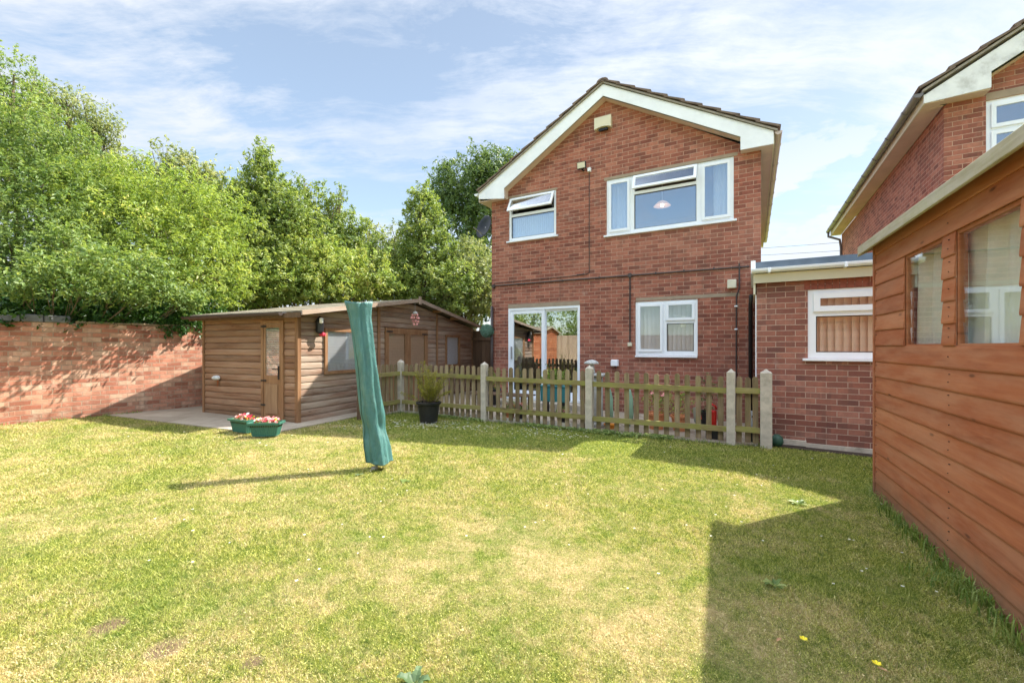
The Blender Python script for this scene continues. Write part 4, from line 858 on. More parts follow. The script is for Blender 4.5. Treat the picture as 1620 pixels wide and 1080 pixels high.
mb = MB(); x = -1.0
while x < 2.2: l_ = rr.uniform(.3, .7); mb.bbox(x, x + l_, -.045 + rr.uniform(-.01, .01), -.022, -.06, -.002 + rr.uniform(0, .02), .005); x += l_ + .01
mb.build('plinth', M['concrete'], gwall)

# ------------------------------------------------------------------ picket fence
def post(P, wd, h, nm='fence_post', label='', grp='concrete fence posts'):
    mb = MB(); hw = wd / 2; mb.bbox(-hw, hw, -hw, hw, -.1, h - .03, .006); mb.add([(-hw + .006, -hw + .006, h - .03), (hw - .006, -hw + .006, h - .03), (hw - .006, hw - .006, h - .03), (-hw + .006, hw - .006, h - .03), (0, 0, h + .015)], [(0, 1, 4), (1, 2, 4), (2, 3, 4), (3, 0, 4)])
    return single(mb, nm, M['concrete'], label, 'post', P + Vector((0, 0, ground_z(P.x))), ANG, grp)
post(P0, .095, .99, label='concrete post at the back corner of the picket fence, behind the potted shrub')
post(P1, .10, 1.00, label='concrete post between the potted shrub and the patio door')
post(P2, .105, 1.00, label='concrete post beside the mushroom ornament, mid picket fence')
post(P3, .105, 1.01, label='pointed concrete post second from the garage end of the fence')
post(P4, .135, 1.02, label='thickest concrete post ending the picket fence by the garage')
mb = MB(); mb.bbox(-.04, .04, -.04, .04, -.1, .66, .006); single(mb, 'fence_post', M['darkwood'], 'dark timber post where the picket fence meets the cabin, behind the green cover', 'post', PL + Vector((0, 0, .04)), ANG)
def picket_panel(A, B, label, n, gravel=True, seed=1, g0=.06, g1=.06):
    d = B - A; L = d.length; e = d.normalized(); A2 = A + e * g0; L2 = L - g0 - g1; ang = math.atan2(e.y, e.x); za, zb = ground_z(A.x), ground_z(B.x)
    t_ = empty('picket_fence', A2 + Vector((0, 0, za)), ang, label, 'fence', 'picket fence panels'); rr = random.Random(seed); sl_ = (zb - za) / L
    for (zc_, hh) in ((.735, .036), (.215, .036)):
        mb = MB(); s1_ = sl_ * L2; z_a, z_b = zc_ + rr.uniform(-.01, .01), zc_ + s1_ + rr.uniform(-.01, .01)
        mb.prism([(-.01, -.030, z_a - hh), (L2 + .01, -.030, z_b - hh), (L2 + .01, -.030, z_b + hh), (-.01, -.030, z_a + hh)], (0, .038, 0), rr.random())
        mb.build('rail', M['rail'], t_)
    sp = L2 / n
    for i in range(n):
        x = sp * (i + .5) + rr.uniform(-.006, .006); z0 = .045 + sl_ * x; z1 = .925 + sl_ * x + rr.uniform(-.012, .012); hw = .034; tl = rr.uniform(-.006, .006)
        pts = [(x - hw, .012, z0), (x + hw, .012, z0), (x + hw + tl, .012, z1 - hw)] + [(x + tl + hw * math.cos(a_), .012, z1 - hw + hw * math.sin(a_)) for a_ in [math.pi * k / 8 for k in range(1, 8)]] + [(x - hw + tl, .012, z1 - hw)]
        mb = MB(); mb.prism(pts, (0, .020, 0), rr.random()); mb.build('picket', M['picket'], t_)
    if gravel: mb = MB(); mb.bbox(0, L2, .036, .075, -.06, .075, .005); mb.build('gravel_board', M['concrete'], t_)
    return t_
picket_panel(PL, P0, 'short side panel of the picket fence between cabin and back corner post', 8, False, 1)
picket_panel(P0, P1, 'picket fence panel behind the black plant pot', 15, True, 2)
picket_panel(P1, P2, 'picket fence panel in front of the patio door', 14, True, 3)
picket_panel(P2, P3, 'picket fence panel below the kitchen window', 13, False, 4)
picket_panel(P3, P4, 'very short picket panel between the last two posts by the garage', 3, False, 5, .055, .07)

# timber gate behind the left corner of the house, shrub, topiary ball
A_ = Vector((-1.75, 12.5, 0)); mb = MB()
for i in range(20): mb.box(i * .105, i * .105 + .10, 0, .02, 0, 1.72, random.random())
mb.box(0, 2.1, -.03, -.002, 1.45, 1.53); mb.box(0, 2.1, -.03, -.002, .3, .38)
single(mb, 'timber_gate', M['darkwood'], 'dark vertical board gate between the cabin and the house', 'gate', A_, ANG)

# ------------------------------------------------------------------ foliage
def leaf_object(name, pos, nrm, size, aspect, rnd, mat, parent=None, fold=.25):
    """n small folded leaves (two triangles each side of a midrib -> one bent quad pair)"""
    n = len(pos); r = rng.normal(size=(n, 3)); t_ = np.cross(nrm, r); t_ /= np.linalg.norm(t_, axis=1)[:, None] + 1e-9; b = np.cross(nrm, t_)
    s = size[:, None]; L = t_ * s; W = b * s * aspect; F = nrm * s * fold
    v = np.empty((n, 4, 3), dtype=np.float32); v[:, 0] = pos - L; v[:, 1] = pos + W * .9 + F - L * .1; v[:, 2] = pos + L; v[:, 3] = pos - W * .9 + F - L * .1
    me = bpy.data.meshes.new(name); me.vertices.add(n * 4); me.vertices.foreach_set('co', v.reshape(-1))
    me.loops.add(n * 6); base = np.arange(n)[:, None] * 4; me.loops.foreach_set('vertex_index', (base + np.array([0, 1, 2, 0, 2, 3])).reshape(-1).astype(np.int32))
    me.polygons.add(n * 2); me.polygons.foreach_set('loop_start', (np.arange(n * 2) * 3).astype(np.int32))
    at = me.attributes.new('rnd', 'FLOAT', 'FACE'); at.data.foreach_set('value', np.repeat(rnd, 2).astype(np.float32))
    me.materials.append(mat); me.update(calc_edges=True); me.validate(); o = bpy.data.objects.new(name, me); col.objects.link(o)
    if parent is not None: o.parent = parent
    return o
def crown(lobes, n, leaf, per=22, shoot=.28, core=.35, up=.5, spread=.055):
    """leafy shoots spread over and inside a set of ellipsoid lobes -> leaf positions, normals, sizes, tints"""
    L = np.array([[*l[:6]] for l in lobes]); dens = np.array([l[6] if len(l) > 6 else 1.0 for l in lobes])
    wt = dens * (L[:, 3] * L[:, 4] + L[:, 4] * L[:, 5] + L[:, 3] * L[:, 5]); wt /= wt.sum(); m = max(8, n // per)
    k = rng.choice(len(L), m, p=wt); d = rng.normal(size=(m, 3)); d /= np.linalg.norm(d, axis=1)[:, None]
    # lumpy radius so the outline is uneven
    lump = np.array([mnoise.noise(Vector(tuple(q * 2.6 + i * 3.7))) + .5 * mnoise.noise(Vector(tuple(q * 6 + i * 1.7))) for q, i in zip(d, k)])
    rad = np.where(rng.random(m) < core, rng.uniform(.25, .85, m), rng.uniform(.80, 1.04, m)) * (1 + .42 * lump)
    c = L[k, :3] + d * L[k, 3:6] * rad[:, None]
    sd = d + rng.normal(size=(m, 3)) * .5 + np.array([0, 0, up]); sd /= np.linalg.norm(sd, axis=1)[:, None]
    sl = shoot * rng.uniform(.4, 1.4, m); tint = rng.random(m) * .55
    K = np.repeat(np.arange(m), per); N_ = len(K); u = rng.random(N_)
    p = c[K] + sd[K] * (sl[K] * (u - .35))[:, None] + rng.normal(size=(N_, 3)) * (spread * (1.25 - u))[:, None]
    nr = rng.normal(size=(N_, 3)) * .8 + sd[K] * .3 + d[K] * .35 + np.array([0, 0, .5]); nr /= np.linalg.norm(nr, axis=1)[:, None]
    return p, nr, leaf * rng.uniform(.4, 1.3, N_), tint[K] + rng.random(N_) * .45
def plobe(px, py, D, rx, ry, rd=None, dens=1.0):
    c = ray(px, py, D); x, z = rx / FPX * D, ry / FPX * D; return (c.x, c.y, c.z, x, (rd if rd else (x + z) / 2), z, dens)
def tree(name, label, cat, lobes, n, leaf, mat, trunk=True, group=None, per=22, shoot=.28, core=.35, up=.5, spread=.055, base=None, limbs=None, aspect=.42, trad=.10, twigs=0):
    L = [l for l in lobes]; bx = sum(l[0] for l in L) / len(L); by = sum(l[1] for l in L) / len(L) ; base = base or (bx, by); g = ground_z(base[0]) if abs(base[0]) < 12 else .15
    root = empty(name, (base[0], base[1], g), 0, label, cat, group)
    loc = [(l[0] - base[0], l[1] - base[1], l[2] - g, *l[3:]) for l in L]
    p, nr, sz, tn = crown(loc, n, leaf, per, shoot, core, up, spread)
    leaf_object('crown', p, nr, sz, aspect, tn, mat, root)
    if trunk:
        mb = MB(); rr = random.Random(int(abs(bx) * 100))
        for i, l in enumerate(loc):
            tgt = Vector(l[:3]); st = Vector((rr.uniform(-.15, .15), rr.uniform(-.15, .15), -.05)); mid = st.lerp(tgt, .5) + Vector((rr.uniform(-.2, .2), rr.uniform(-.2, .2), tgt.z * .12)); r0 = trad * rr.uniform(.6, 1)
            path = [st, st.lerp(mid, .5) + Vector((rr.uniform(-.1, .1), 0, 0)), mid, mid.lerp(tgt, .6) + Vector((rr.uniform(-.15, .15), 0, .05)), tgt]; mb.tube(path, [r0, r0 * .8, r0 * .55, r0 * .35, r0 * .15], 7)
            for q in range(5 + twigs):
                dd_ = Vector((rr.gauss(0, 1), rr.gauss(0, 1), rr.gauss(.4, .8))).normalized(); s_ = mid.lerp(tgt, rr.uniform(.1, 1)); e_ = tgt + Vector((dd_.x * l[3], dd_.y * l[4], dd_.z * l[5])) * .95
                mb.tube([s_, s_.lerp(e_, .5) + Vector((0, 0, .08)), e_], [r0 * .22, r0 * .12, r0 * .04], 5)
        mb.build('trunk', M['bark'], root)
    return root
BG = 'trees and shrubs behind the garden wall'
tree('hawthorn_tree', 'dense hawthorn at the far left rising over the dark coping slabs', 'tree',
     [plobe(-60, 330, 8.6, 120, 150), plobe(20, 410, 7.9, 110, 95, 1.1), plobe(85, 345, 8.4, 95, 95), plobe(10, 240, 8.8, 110, 100), plobe(-10, 150, 9.2, 62, 78), plobe(22, 118, 9.2, 30, 42, None, .6), plobe(75, 250, 9.0, 75, 70), plobe(-120, 180, 9, 100, 100), plobe(90, 450, 8.3, 110, 45)], 84000, .040, M['leaf_haw'], group=BG)
tree('airy_tree', 'open topped tree with bare limbs showing against the sky, upper left', 'tree',
     [plobe(110, 215, 10.4, 42, 38, None, .55), plobe(150, 190, 10.4, 32, 32, None, .5), plobe(70, 165, 10.4, 32, 26, None, .5), plobe(105, 160, 10.4, 24, 20, None, .4), plobe(165, 225, 10.6, 22, 28, None, .5), plobe(120, 265, 10.4, 75, 40, None, .9)], 17000, .044, M['leaf_grey'], group=BG, core=.5, per=14, shoot=.34, spread=.07, twigs=5, trad=.12)
tree('lime_green_shrub', 'bright lime green shrub spilling over the middle of the brick wall', 'shrub',
     [plobe(225, 380, 9.0, 85, 80), plobe(310, 425, 9.2, 82, 72), plobe(165, 320, 9.4, 70, 62), plobe(255, 318, 9.6, 85, 55), plobe(335, 350, 9.8, 60, 52), plobe(215, 442, 8.5, 90, 42, .9), plobe(130, 400, 8.8, 55, 65)], 62000, .042, M['leaf_lime'], group=BG, aspect=.36)
tree('overhanging_bough', 'leafy bough leaning out above the brick wall and shading it', 'shrub',
     [plobe(px_, py_, D_, r_, r_ * .62, .32, .8) for (px_, py_, D_, r_) in ((40, 452, 6.4, 34), (85, 425, 6.6, 40), (130, 458, 6.8, 34), (150, 405, 7.1, 40), (185, 440, 7.1, 38), (215, 470, 7.4, 28), (235, 425, 7.6, 36), (265, 458, 7.7, 32), (300, 476, 8.1, 24), (105, 380, 7.2, 36))], 8000, .042, M['leaf_haw'], group=BG, base=(-8.0, 7.6), trad=.035, core=.7, per=12)
tree('feathery_tree', 'feathery topped tree behind the lime green shrub', 'tree',
     [plobe(268, 262, 12, 30, 26, None, .45), plobe(300, 290, 12, 42, 36), plobe(235, 282, 12, 36, 30, None, .6), plobe(330, 300, 12, 34, 32, None, .7), plobe(285, 330, 12, 70, 45), plobe(262, 245, 12, 9, 20, None, .3), plobe(190, 290, 12, 36, 30, None, .8)], 17000, .060, M['leaf_grey'], group=BG, shoot=.42, twigs=2)
tree('conical_tree', 'mid green conical tree, left one of the two, behind the cabin roof end', 'tree',
     [plobe(415, 250, 11.6, 11, 22), plobe(415, 283, 11.6, 30, 28), plobe(412, 325, 11.6, 50, 40), plobe(408, 375, 11.6, 66, 50), plobe(405, 430, 11.4, 75, 50), plobe(368, 330, 11.6, 34, 40), plobe(455, 340, 11.8, 36, 34)], 42000, .052, M['leaf_mid'], group=BG, up=.9)
tree('straggly_tree', 'straggly tree with twiggy top between the two conical trees', 'tree',
     [plobe(490, 330, 13.2, 40, 38, None, .7), plobe(528, 325, 13.2, 22, 18, None, .25), plobe(480, 296, 13.2, 22, 14, None, .25), plobe(545, 360, 13.2, 34, 28, None, .6), plobe(500, 380, 13, 68, 45), plobe(580, 392, 13.5, 36, 34, None, .6), plobe(538, 305, 13.2, 8, 8, None, .3)], 18000, .058, M['leaf_mid'], group=BG, twigs=4, shoot=.36)
tree('yellowing_shrub', 'yellow green shrub with brownish blossom directly behind the cabin roof', 'shrub',
     [plobe(440, 445, 11.2, 60, 42), plobe(510, 432, 12, 66, 48), plobe(575, 440, 13.0, 56, 42), plobe(480, 400, 12.0, 50, 36), plobe(385, 458, 10.6, 55, 34), plobe(620, 458, 13.8, 40, 24)], 40000, .053, M['leaf_yellow'], group=BG)
tree('thin_tree', 'thin dull tree filling the gap between cabin ridge and pale conical tree', 'tree',
     [plobe(600, 400, 15.5, 34, 36, None, .6), plobe(625, 375, 15.5, 18, 26, None, .3), plobe(585, 362, 15.5, 14, 14, None, .2), plobe(610, 435, 15.5, 45, 36)], 9000, .055, M['leaf_grey'], group=BG, twigs=4, shoot=.4)
tree('conical_tree', 'pale green conical tree, right one of the two, beside the oak', 'tree',
     [plobe(670, 303, 14.6, 12, 16), plobe(668, 330, 14.6, 26, 24), plobe(672, 365, 14.6, 38, 34), plobe(674, 405, 14.6, 50, 42), plobe(672, 450, 14.4, 60, 45), plobe(640, 430, 14.6, 30, 45), plobe(720, 455, 14, 40, 40)], 36000, .060, M['leaf_mid'], group=BG, up=.9)
tree('oak_tree', 'dark rounded oak standing far behind the left corner of the house', 'tree',
     [plobe(735, 300, 24, 46, 40), plobe(775, 268, 24, 38, 30), plobe(705, 285, 24, 22, 24), plobe(760, 330, 24, 48, 50), plobe(800, 300, 24, 45, 45), plobe(745, 375, 24, 46, 50), plobe(700, 330, 24, 22, 30)], 30000, .105, M['leaf_oak'], group=BG, shoot=.7, spread=.16)
tree('grey_green_shrub', 'grey green shrub against the left edge of the house', 'shrub',
     [plobe(750, 425, 15.2, 38, 42), plobe(715, 440, 15, 34, 38), plobe(770, 460, 14.6, 30, 40), plobe(735, 480, 14.6, 45, 30), plobe(700, 492, 14.4, 30, 22)], 20000, .064, M['leaf_grey'], group=BG)
tree('mixed_hedge', 'mid green belt of hedge filling in behind the conical trees', 'hedge',
     [plobe(x, y, D, 60, 55, .9) for (x, y, D) in ((235, 400, 13), (330, 390, 14), (395, 400, 15), (470, 395, 15.5), (535, 410, 16), (600, 430, 17), (660, 420, 18), (735, 430, 18))], 26000, .070, M['leaf_mid'], group=BG, trunk=True, core=.5)
tree('dark_hedge', 'dark hedge showing low between the lighter shrubs behind the garden wall', 'hedge',
     [plobe(x, y, D, 95, 62, .8) for (x, y, D) in ((-60, 470, 9.6), (70, 470, 10.2), (190, 465, 11), (310, 460, 12), (420, 455, 13.2), (520, 455, 14.5), (610, 460, 16), (700, 465, 17), (770, 460, 18))], 46000, .058, M['leaf_ivy'], group=BG, trunk=True, core=.6, aspect=.5)
# ivy over the wall top
iv = []
for i in range(15):
    x = -.9 + i * .26 + random.uniform(-.05, .05); c_ = W0 + WD * x; iv.append((c_.x - .10, c_.y + .18, 1.74 + random.uniform(0, .12), .22, .24, .14 + random.uniform(0, .05)))
for i in range(5):
    x = 1.9 + i * .30; c_ = W0 + WD * x; iv.append((c_.x + .02, c_.y + .04, 1.64, .16, .12, .12))
for i in range(13):
    x = -1.6 + i * .36; c_ = W0 + WD * x; iv.append((c_.x - .32, c_.y + .34, 1.98 + random.uniform(-.05, .1), .34, .34, .26))
tree('ivy', 'dark glossy ivy creeping along the top of the brick wall', 'ivy', iv, 27000, .036, M['leaf_ivy'], trunk=False, shoot=.16, aspect=.6, up=0, per=14)
# trees past the left edge (in the patio door's reflection and casting the garden's bounce)
for i, (s_, n_, z_, sc) in enumerate(((-12.2, -1.0, 2.9, 1.9), (-11.8, -4.8, 2.8, 1.9), (-9.0, -8.5, 3.0, 2.2))):
    c_ = wp(s_, n_, z_)
    tree('garden_tree', ['green tree beyond the wall, mirrored at the left of the patio door', 'green tree beyond the second shed, mirrored mid patio door', 'green tree beyond the pale fence, mirrored at the right of the patio door'][i], 'tree',
         [(c_.x, c_.y, c_.z, sc, sc, sc * .95), (c_.x + 1, c_.y, c_.z - .8, sc * .8, sc * .8, sc * .8), (c_.x - .8, c_.y + .6, c_.z - 1, sc * .8, sc * .8, sc * .9)], 9000, .09, M['leaf_mid'], shoot=.5, spread=.12)

# topiary ball on its bracket by the house corner
tp_ = wp(-5.32, HN - .12, 1.64); tb = empty('topiary_ball', tp_, 0, 'blue green artificial topiary ball hanging at the left corner of the house', 'topiary ball')
d = rng.normal(size=(2600, 3)); d /= np.linalg.norm(d, axis=1)[:, None]
leaf_object('leaf_ball', d * rng.uniform(.125, .158, 2600)[:, None], d * .6 + rng.normal(size=(2600, 3)) * .4, rng.uniform(.010, .018, 2600), .5, rng.random(2600), M['topiary'], tb)
mb = MB(); mb.lathe([(0, -.12), (.085, -.085), (.12, 0), (.085, .085), (0, .12)], k=14); mb.build('core', M['topiary'], tb, smooth=True)
mb = MB(); mb.tube([(0, 0, .12), (0, 0, .40)], .004, 5); mb.build('chain', M['grey_metal'], tb)
mb = MB(); mb.tube([(0, 0, 0), (0, 0, -.02), (0, .0, -.05)], .004, 5)
# ------------------------------------------------------------------ pots and planters
bp = Vector((-1.38, 7.12, ground_z(-1.38))); pot = empty('plant_pot', bp, 0, 'black ribbed plastic pot with a feathery shrub, on the lawn before the fence', 'plant pot')
mb = MB(); pr = [(.135, 0)]
for i in range(8): z_ = .02 + i * .035; r_ = .140 + .045 * z_ / .35; pr += [(r_, z_), (r_ + .004, z_ + .016), (r_ + .004, z_ + .026)]
pr += [(.190, .31), (.207, .315), (.209, .345), (.195, .350), (.185, .31), (.0, .30)]; mb.lathe(pr, k=32); mb.build('pot', M['black'], pot, smooth=False)
mb = MB(); mb.lathe([(.183, .312), (0, .325)], k=20); mb.build('soil', M['soil'], pot)
mb = MB(); lp, ln_, ls, lt_ = [], [], [], []
rr = random.Random(5)
for i in range(46):
    a_ = rr.uniform(0, 2 * math.pi); lean = rr.uniform(.05, .62); hgt = rr.uniform(.18, .62) * (1 - lean * .35); 
    if i < 3: lean, hgt = .08, .70
    if i == 4: a_, lean, hgt = .1, .5, .56
    b_ = Vector((.10 * rr.random() * math.cos(a_), .10 * rr.random() * math.sin(a_), .32)); e_ = b_ + Vector((math.cos(a_) * lean * .62, math.sin(a_) * lean * .5, hgt)); md = b_.lerp(e_, .5) + Vector((0, 0, .04)); mb.tube([b_, md, e_], [.004, .003, .0015], 4)
    for q in range(95):
        u_ = rr.uniform(.15, 1); pp = (b_.lerp(md, u_ * 2) if u_ < .5 else md.lerp(e_, u_ * 2 - 1)); lp.append([pp.x + rr.gauss(0, .014), pp.y + rr.gauss(0, .014), pp.z + rr.gauss(0, .014)]); ln_.append([rr.gauss(0, 1), rr.gauss(0, 1), rr.gauss(.3, 1)]); ls.append(rr.uniform(.010, .022)); lt_.append(rr.random())
shr = mb.build('stem', M['bark'], pot); lnn = np.array(ln_); lnn /= np.linalg.norm(lnn, axis=1)[:, None]
leaf_object('foliage', np.array(lp), lnn, np.array(ls), .3, np.array(lt_), M['leaf_pot'], pot)

def flowers(parent, cx, cy, z, rx, ry, n, mats, seed=1, size=.020, h=.06):
    rr = random.Random(seed); MBs = [MB() for _ in mats]; lp = []
    for i in range(n):
        x, y = cx + rx * rr.uniform(-1, 1), cy + ry * rr.uniform(-1, 1); zz = z + h * rr.uniform(.2, 1) * (1 - .4 * abs(x - cx) / rx); k = rr.choices(range(len(mats)), [5, 2, 2, .8][:len(mats)])[0]; mb_ = MBs[k]; s_ = size * rr.uniform(.7, 1.3); tl = Vector((rr.gauss(0, .5), -.6 + rr.gauss(0, .4), .8)).normalized(); a = tl.orthogonal().normalized(); b = tl.cross(a); ctr = Vector((x, y, zz))
        for ring, (ro, up_) in enumerate(((1.0, .25), (.6, .55))):
            for q in range(6):
                t0, t1 = q * math.pi / 3 + ring * .5, (q + .85) * math.pi / 3 + ring * .5; mb_.add([ctr, ctr + (a * math.cos(t0) + b * math.sin(t0)) * s_ * ro + tl * s_ * up_, ctr + (a * math.cos((t0 + t1) / 2) + b * math.sin((t0 + t1) / 2)) * s_ * ro * 1.2 + tl * s_ * up_ * .8, ctr + (a * math.cos(t1) + b * math.sin(t1)) * s_ * ro + tl * s_ * up_], [(0, 1, 2, 3)])
        for q in range(5): lp.append([x + rr.gauss(0, .02), y + rr.gauss(0, .02), zz - rr.uniform(.005, .05)])
    for m_, b_ in zip(mats, MBs):
        if b_.f: b_.build('blossom', m_, parent)
    n_ = len(lp); nr = rng.normal(size=(n_, 3)) + np.array([0, 0, .8]); nr /= np.linalg.norm(nr, axis=1)[:, None]; leaf_object('foliage', np.array(lp), nr, rng.uniform(.008, .018, n_), .5, rng.random(n_), M['leaf_mid'], parent)
def trough(P, ang, label, seed):
    t_ = empty('flower_trough', P, ang, label, 'flower trough', 'flower troughs beside the cabin paving'); mb = MB(); hx, hy, H_ = .185, .085, .185; ribs = 13; top = []; bot = []
    def ring(sx, sy, z, rib):
        pts = []
        per = [(-1, -1), (1, -1), (1, 1), (-1, 1)]
        for c_ in range(4):
            a, b = per[c_], per[(c_ + 1) % 4]; n_ = 26 if c_ % 2 == 0 else 12
            for i in range(n_):
                u_ = i / n_; x = (a[0] + (b[0] - a[0]) * u_) * sx; y = (a[1] + (b[1] - a[1]) * u_) * sy; o_ = rib * (1 if (i % 2) else 0)
                if c_ % 2 == 0: y -= o_ * (1 if c_ == 0 else -1) * -1
                else: x -= o_ * (1 if c_ == 1 else -1)
                pts.append((x, y, z))
        return pts
    rings = [ring(hx * .80, hy * .78, 0, 0), ring(hx * .82, hy * .80, .01, .006), ring(hx * .98, hy * .98, H_ - .04, .006), ring(hx, hy, H_ - .03, 0), ring(hx + .022, hy + .022, H_ - .028, 0), ring(hx + .024, hy + .024, H_, 0), ring(hx + .004, hy + .004, H_, 0), ring(hx - .005, hy - .005, H_ - .03, 0)]
    m_ = len(rings[0])
    for rg in rings: mb.v += rg
    for i in range(len(rings) - 1):
        for j in range(m_): mb.f.append([i * m_ + j, i * m_ + (j + 1) % m_, (i + 1) * m_ + (j + 1) % m_, (i + 1) * m_ + j]); mb.r.append(.5); mb.m.append(0)
    mb.f.append(list(range(m_))[::-1]); mb.r.append(.5); mb.m.append(0); mb.build('trough_body', M['trough'], t_)
    mb = MB(); mb.box(-hx + .006, hx - .006, -hy + .006, hy - .006, H_ - .06, H_ - .028); mb.build('soil', M['soil'], t_)
    flowers(t_, 0, 0, H_ - .02, hx * .82, hy * .75, 95, [M['flower_pink'], M['flower_white'], M['flower_red'], M['flower_yellow']], seed, .017, .085)
trough(Vector((-3.80, 6.10, .075)), R(-24), 'green trough of pink flowers, left one of two by the cabin paving', 3)
trough(Vector((-3.35, 5.86, .070)), R(8), 'green trough of pink flowers, right one of two, nearest the cabin corner', 4)

# ------------------------------------------------------------------ covered rotary dryer
dry = empty('rotary_dryer', (-1.41, 4.41, .02), 0, 'leaning rotary clothes dryer under a green cover in the middle of the lawn', 'clothes dryer')
mb = MB(); NR, NK = 60, 64; top = Vector((-.166, .02, 1.715)); bot = Vector((.055, 0, .080))
for i in range(NR + 1):
    t_ = i / NR; z_ = bot.z + (top.z - bot.z) * t_; cx = bot.x + (top.x - bot.x) * (t_ ** .92); cy = 0
    wx = .117 * (1 - t_) ** 1.2 * .28 + .090 + .022 * (t_ > .9) * (t_ - .9) * 10 + .02 * t_ ** 3 - .014 * math.exp(-((t_ - .22) / .06) ** 2); wy = wx * .72
    for j in range(NK):
        a_ = 2 * math.pi * j / NK; n1 = mnoise.noise(Vector((math.cos(a_) * 1.6, math.sin(a_) * 1.6, t_ * 2.2))); n2 = mnoise.noise(Vector((math.cos(a_) * 3, math.sin(a_) * 3, t_ * 8 + 5)))
        fold = .10 * math.sin(4 * a_ + 2.2 * t_ + 1.2 * math.sin(3 * t_)) + .05 * math.sin(9 * a_ - 4 * t_) + .13 * n1 + .07 * n2 + (.07 * math.sin(26 * t_ + 3 * a_) * math.exp(-((t_ - .2) / .12) ** 2))
        mb.v.append((cx + wx * math.cos(a_) * (1 + fold), cy + wy * math.sin(a_) * (1 + fold * 1.2), z_ + (.012 * math.sin(2 * a_ + 1) if i in (0, NR) else 0)))
for i in range(NR):
    for j in range(NK): mb.f.append([i * NK + j, i * NK + (j + 1) % NK, (i + 1) * NK + (j + 1) % NK, (i + 1) * NK + j]); mb.r.append(.5); mb.m.append(0)
mb.f.append([NR * NK + j for j in range(NK)]); mb.r.append(.5); mb.m.append(0)
seam = [tuple(Vector(mb.v[i * NK + 38]) + Vector((-.002, -.003, 0))) for i in range(NR + 1)]; hem = [tuple(mb.v[j % NK]) for j in range(NK + 1)]
mb.build('cover', M['teal'], dry, smooth=True)
mb = MB(); mb.tube(seam, .0035, 5); mb.build('seam', M['planter_dark'], dry, smooth=True)
mb = MB(); mb.tube(hem, .004, 5, caps=False); mb.build('hem', M['planter_dark'], dry, smooth=True)
mb = MB(); pth = [tuple(Vector(mb_v)) for mb_v in []]
mb = MB(); mb.tube([(-.02, 0, -.05), (.0, 0, .0), (.05, 0, .12), (-.10, 0, 1.5)], .019, 10); mb.build('pole', M['grey_metal'], dry, smooth=True)
mb = MB(); mb.lathe([(.032, -.02), (.034, .02), (.026, .03), (.022, .03)], (.0, 0, 0), 14); mb.build('ground_socket', M['concrete'], dry)

# ------------------------------------------------------------------ bits and pieces on the patio
def at_sn(s, n): p = wp(s, n); return Vector((p.x, p.y, ground_z(p.x) + .022))
ped = empty('stone_pedestal', at_sn(-2.22, 6.72), ANG, 'pale stone pedestal behind the middle concrete post', 'pedestal')
mb = MB(); mb.bbox(-.14, .14, -.14, .14, 0, .06, .008); mb.bbox(-.10, .10, -.10, .10, .06, .80, .012); mb.build('column', M['stone'], ped); mb = MB(); mb.bbox(-.17, .17, -.14, .14, .802, .845, .010); mb.build('slab', M['stone'], ped)
mu = empty('mushroom_ornament', wp(-2.27, 6.70, ped.location.z + .846), ANG, 'grey stone mushroom ornament with frilled cap beside the middle post', 'garden ornament')
mb = MB(); mb.lathe([(.055, 0), (.050, .04), (.038, .10), (.036, .16)], k=14, wob=.08); mb.build('stalk', M['stone'], mu, smooth=True)
mb = MB(); mb.lathe([(.03, .15), (.11, .150), (.125, .158), (.10, .185), (.055, .21), (0, .222)], k=24, wob=.07); mb.build('cap', M['stone'], mu, smooth=True)
tpz = empty('planter', at_sn(-3.30, 7.6), ANG, 'teal planter with a leafy plant in front of the patio door', 'planter')
mb = MB(); mb.bbox(-.26, .26, -.13, .13, .22, .52, .012); mb.bbox(-.275, .275, -.145, .145, .50, .53, .006); mb.build('planter_body', M['planter'], tpz); mb = MB()
for x in (-.2, .2): mb.bbox(x - .03, x + .03, -.1, .1, 0, .218, .005)
mb.build('leg', M['black'], tpz)
def clump(parent, c, r, n, leaf, mat, nm='foliage', aspect=.4, up=.6):
    p, nr, sz, tn = crown([(c[0], c[1], c[2], r[0], r[1], r[2])], n, leaf, 14, .12, .6, up, .025); return leaf_object(nm, p, nr, sz, aspect, tn, mat, parent)
clump(tpz, (0, 0, .66), (.26, .12, .18), 1300, .022, M['leaf_lime'])
def small_pot(s, n, r, h, mat, label, leafm='leaf_mid', fm=None, lr=.16, lh=.2, name='plant_pot', grp='small pots behind the picket fence', nf=16, seed=1):
    t_ = empty(name, at_sn(s, n), ANG, label, 'plant pot', grp); mb = MB(); mb.lathe([(r * .72, 0), (r * .95, h * .85), (r * 1.08, h * .86), (r * 1.1, h), (r * .95, h), (r * .9, h * .9), (0, h * .88)], k=18); mb.build('pot', M[mat], t_)
    if lr: clump(t_, (0, 0, h + lh * .5), (lr, lr * .8, lh * .6), 700, .018, M[leafm])
    if fm: flowers(t_, 0, 0, h + lh * .7, lr * .7, lr * .5, nf, fm, seed, .022, .08)
    return t_
small_pot(-3.72, 6.55, .10, .12, 'terracotta', 'pot of pink red flowers low behind the fence, left of the patio door middle', fm=[M['flower_red'], M['flower_pink']], lr=.12, lh=.12, seed=2)
small_pot(-3.52, 6.60, .10, .12, 'black', 'black pot of pink red flowers next to the terracotta flower pot', fm=[M['flower_pink'], M['flower_red']], lr=.12, lh=.12, seed=5)
small_pot(-2.75, 6.62, .10, .12, 'black', 'black pot with a single pink flower left of the middle post', fm=[M['flower_pink']], lr=.09, lh=.10, nf=4, seed=6)
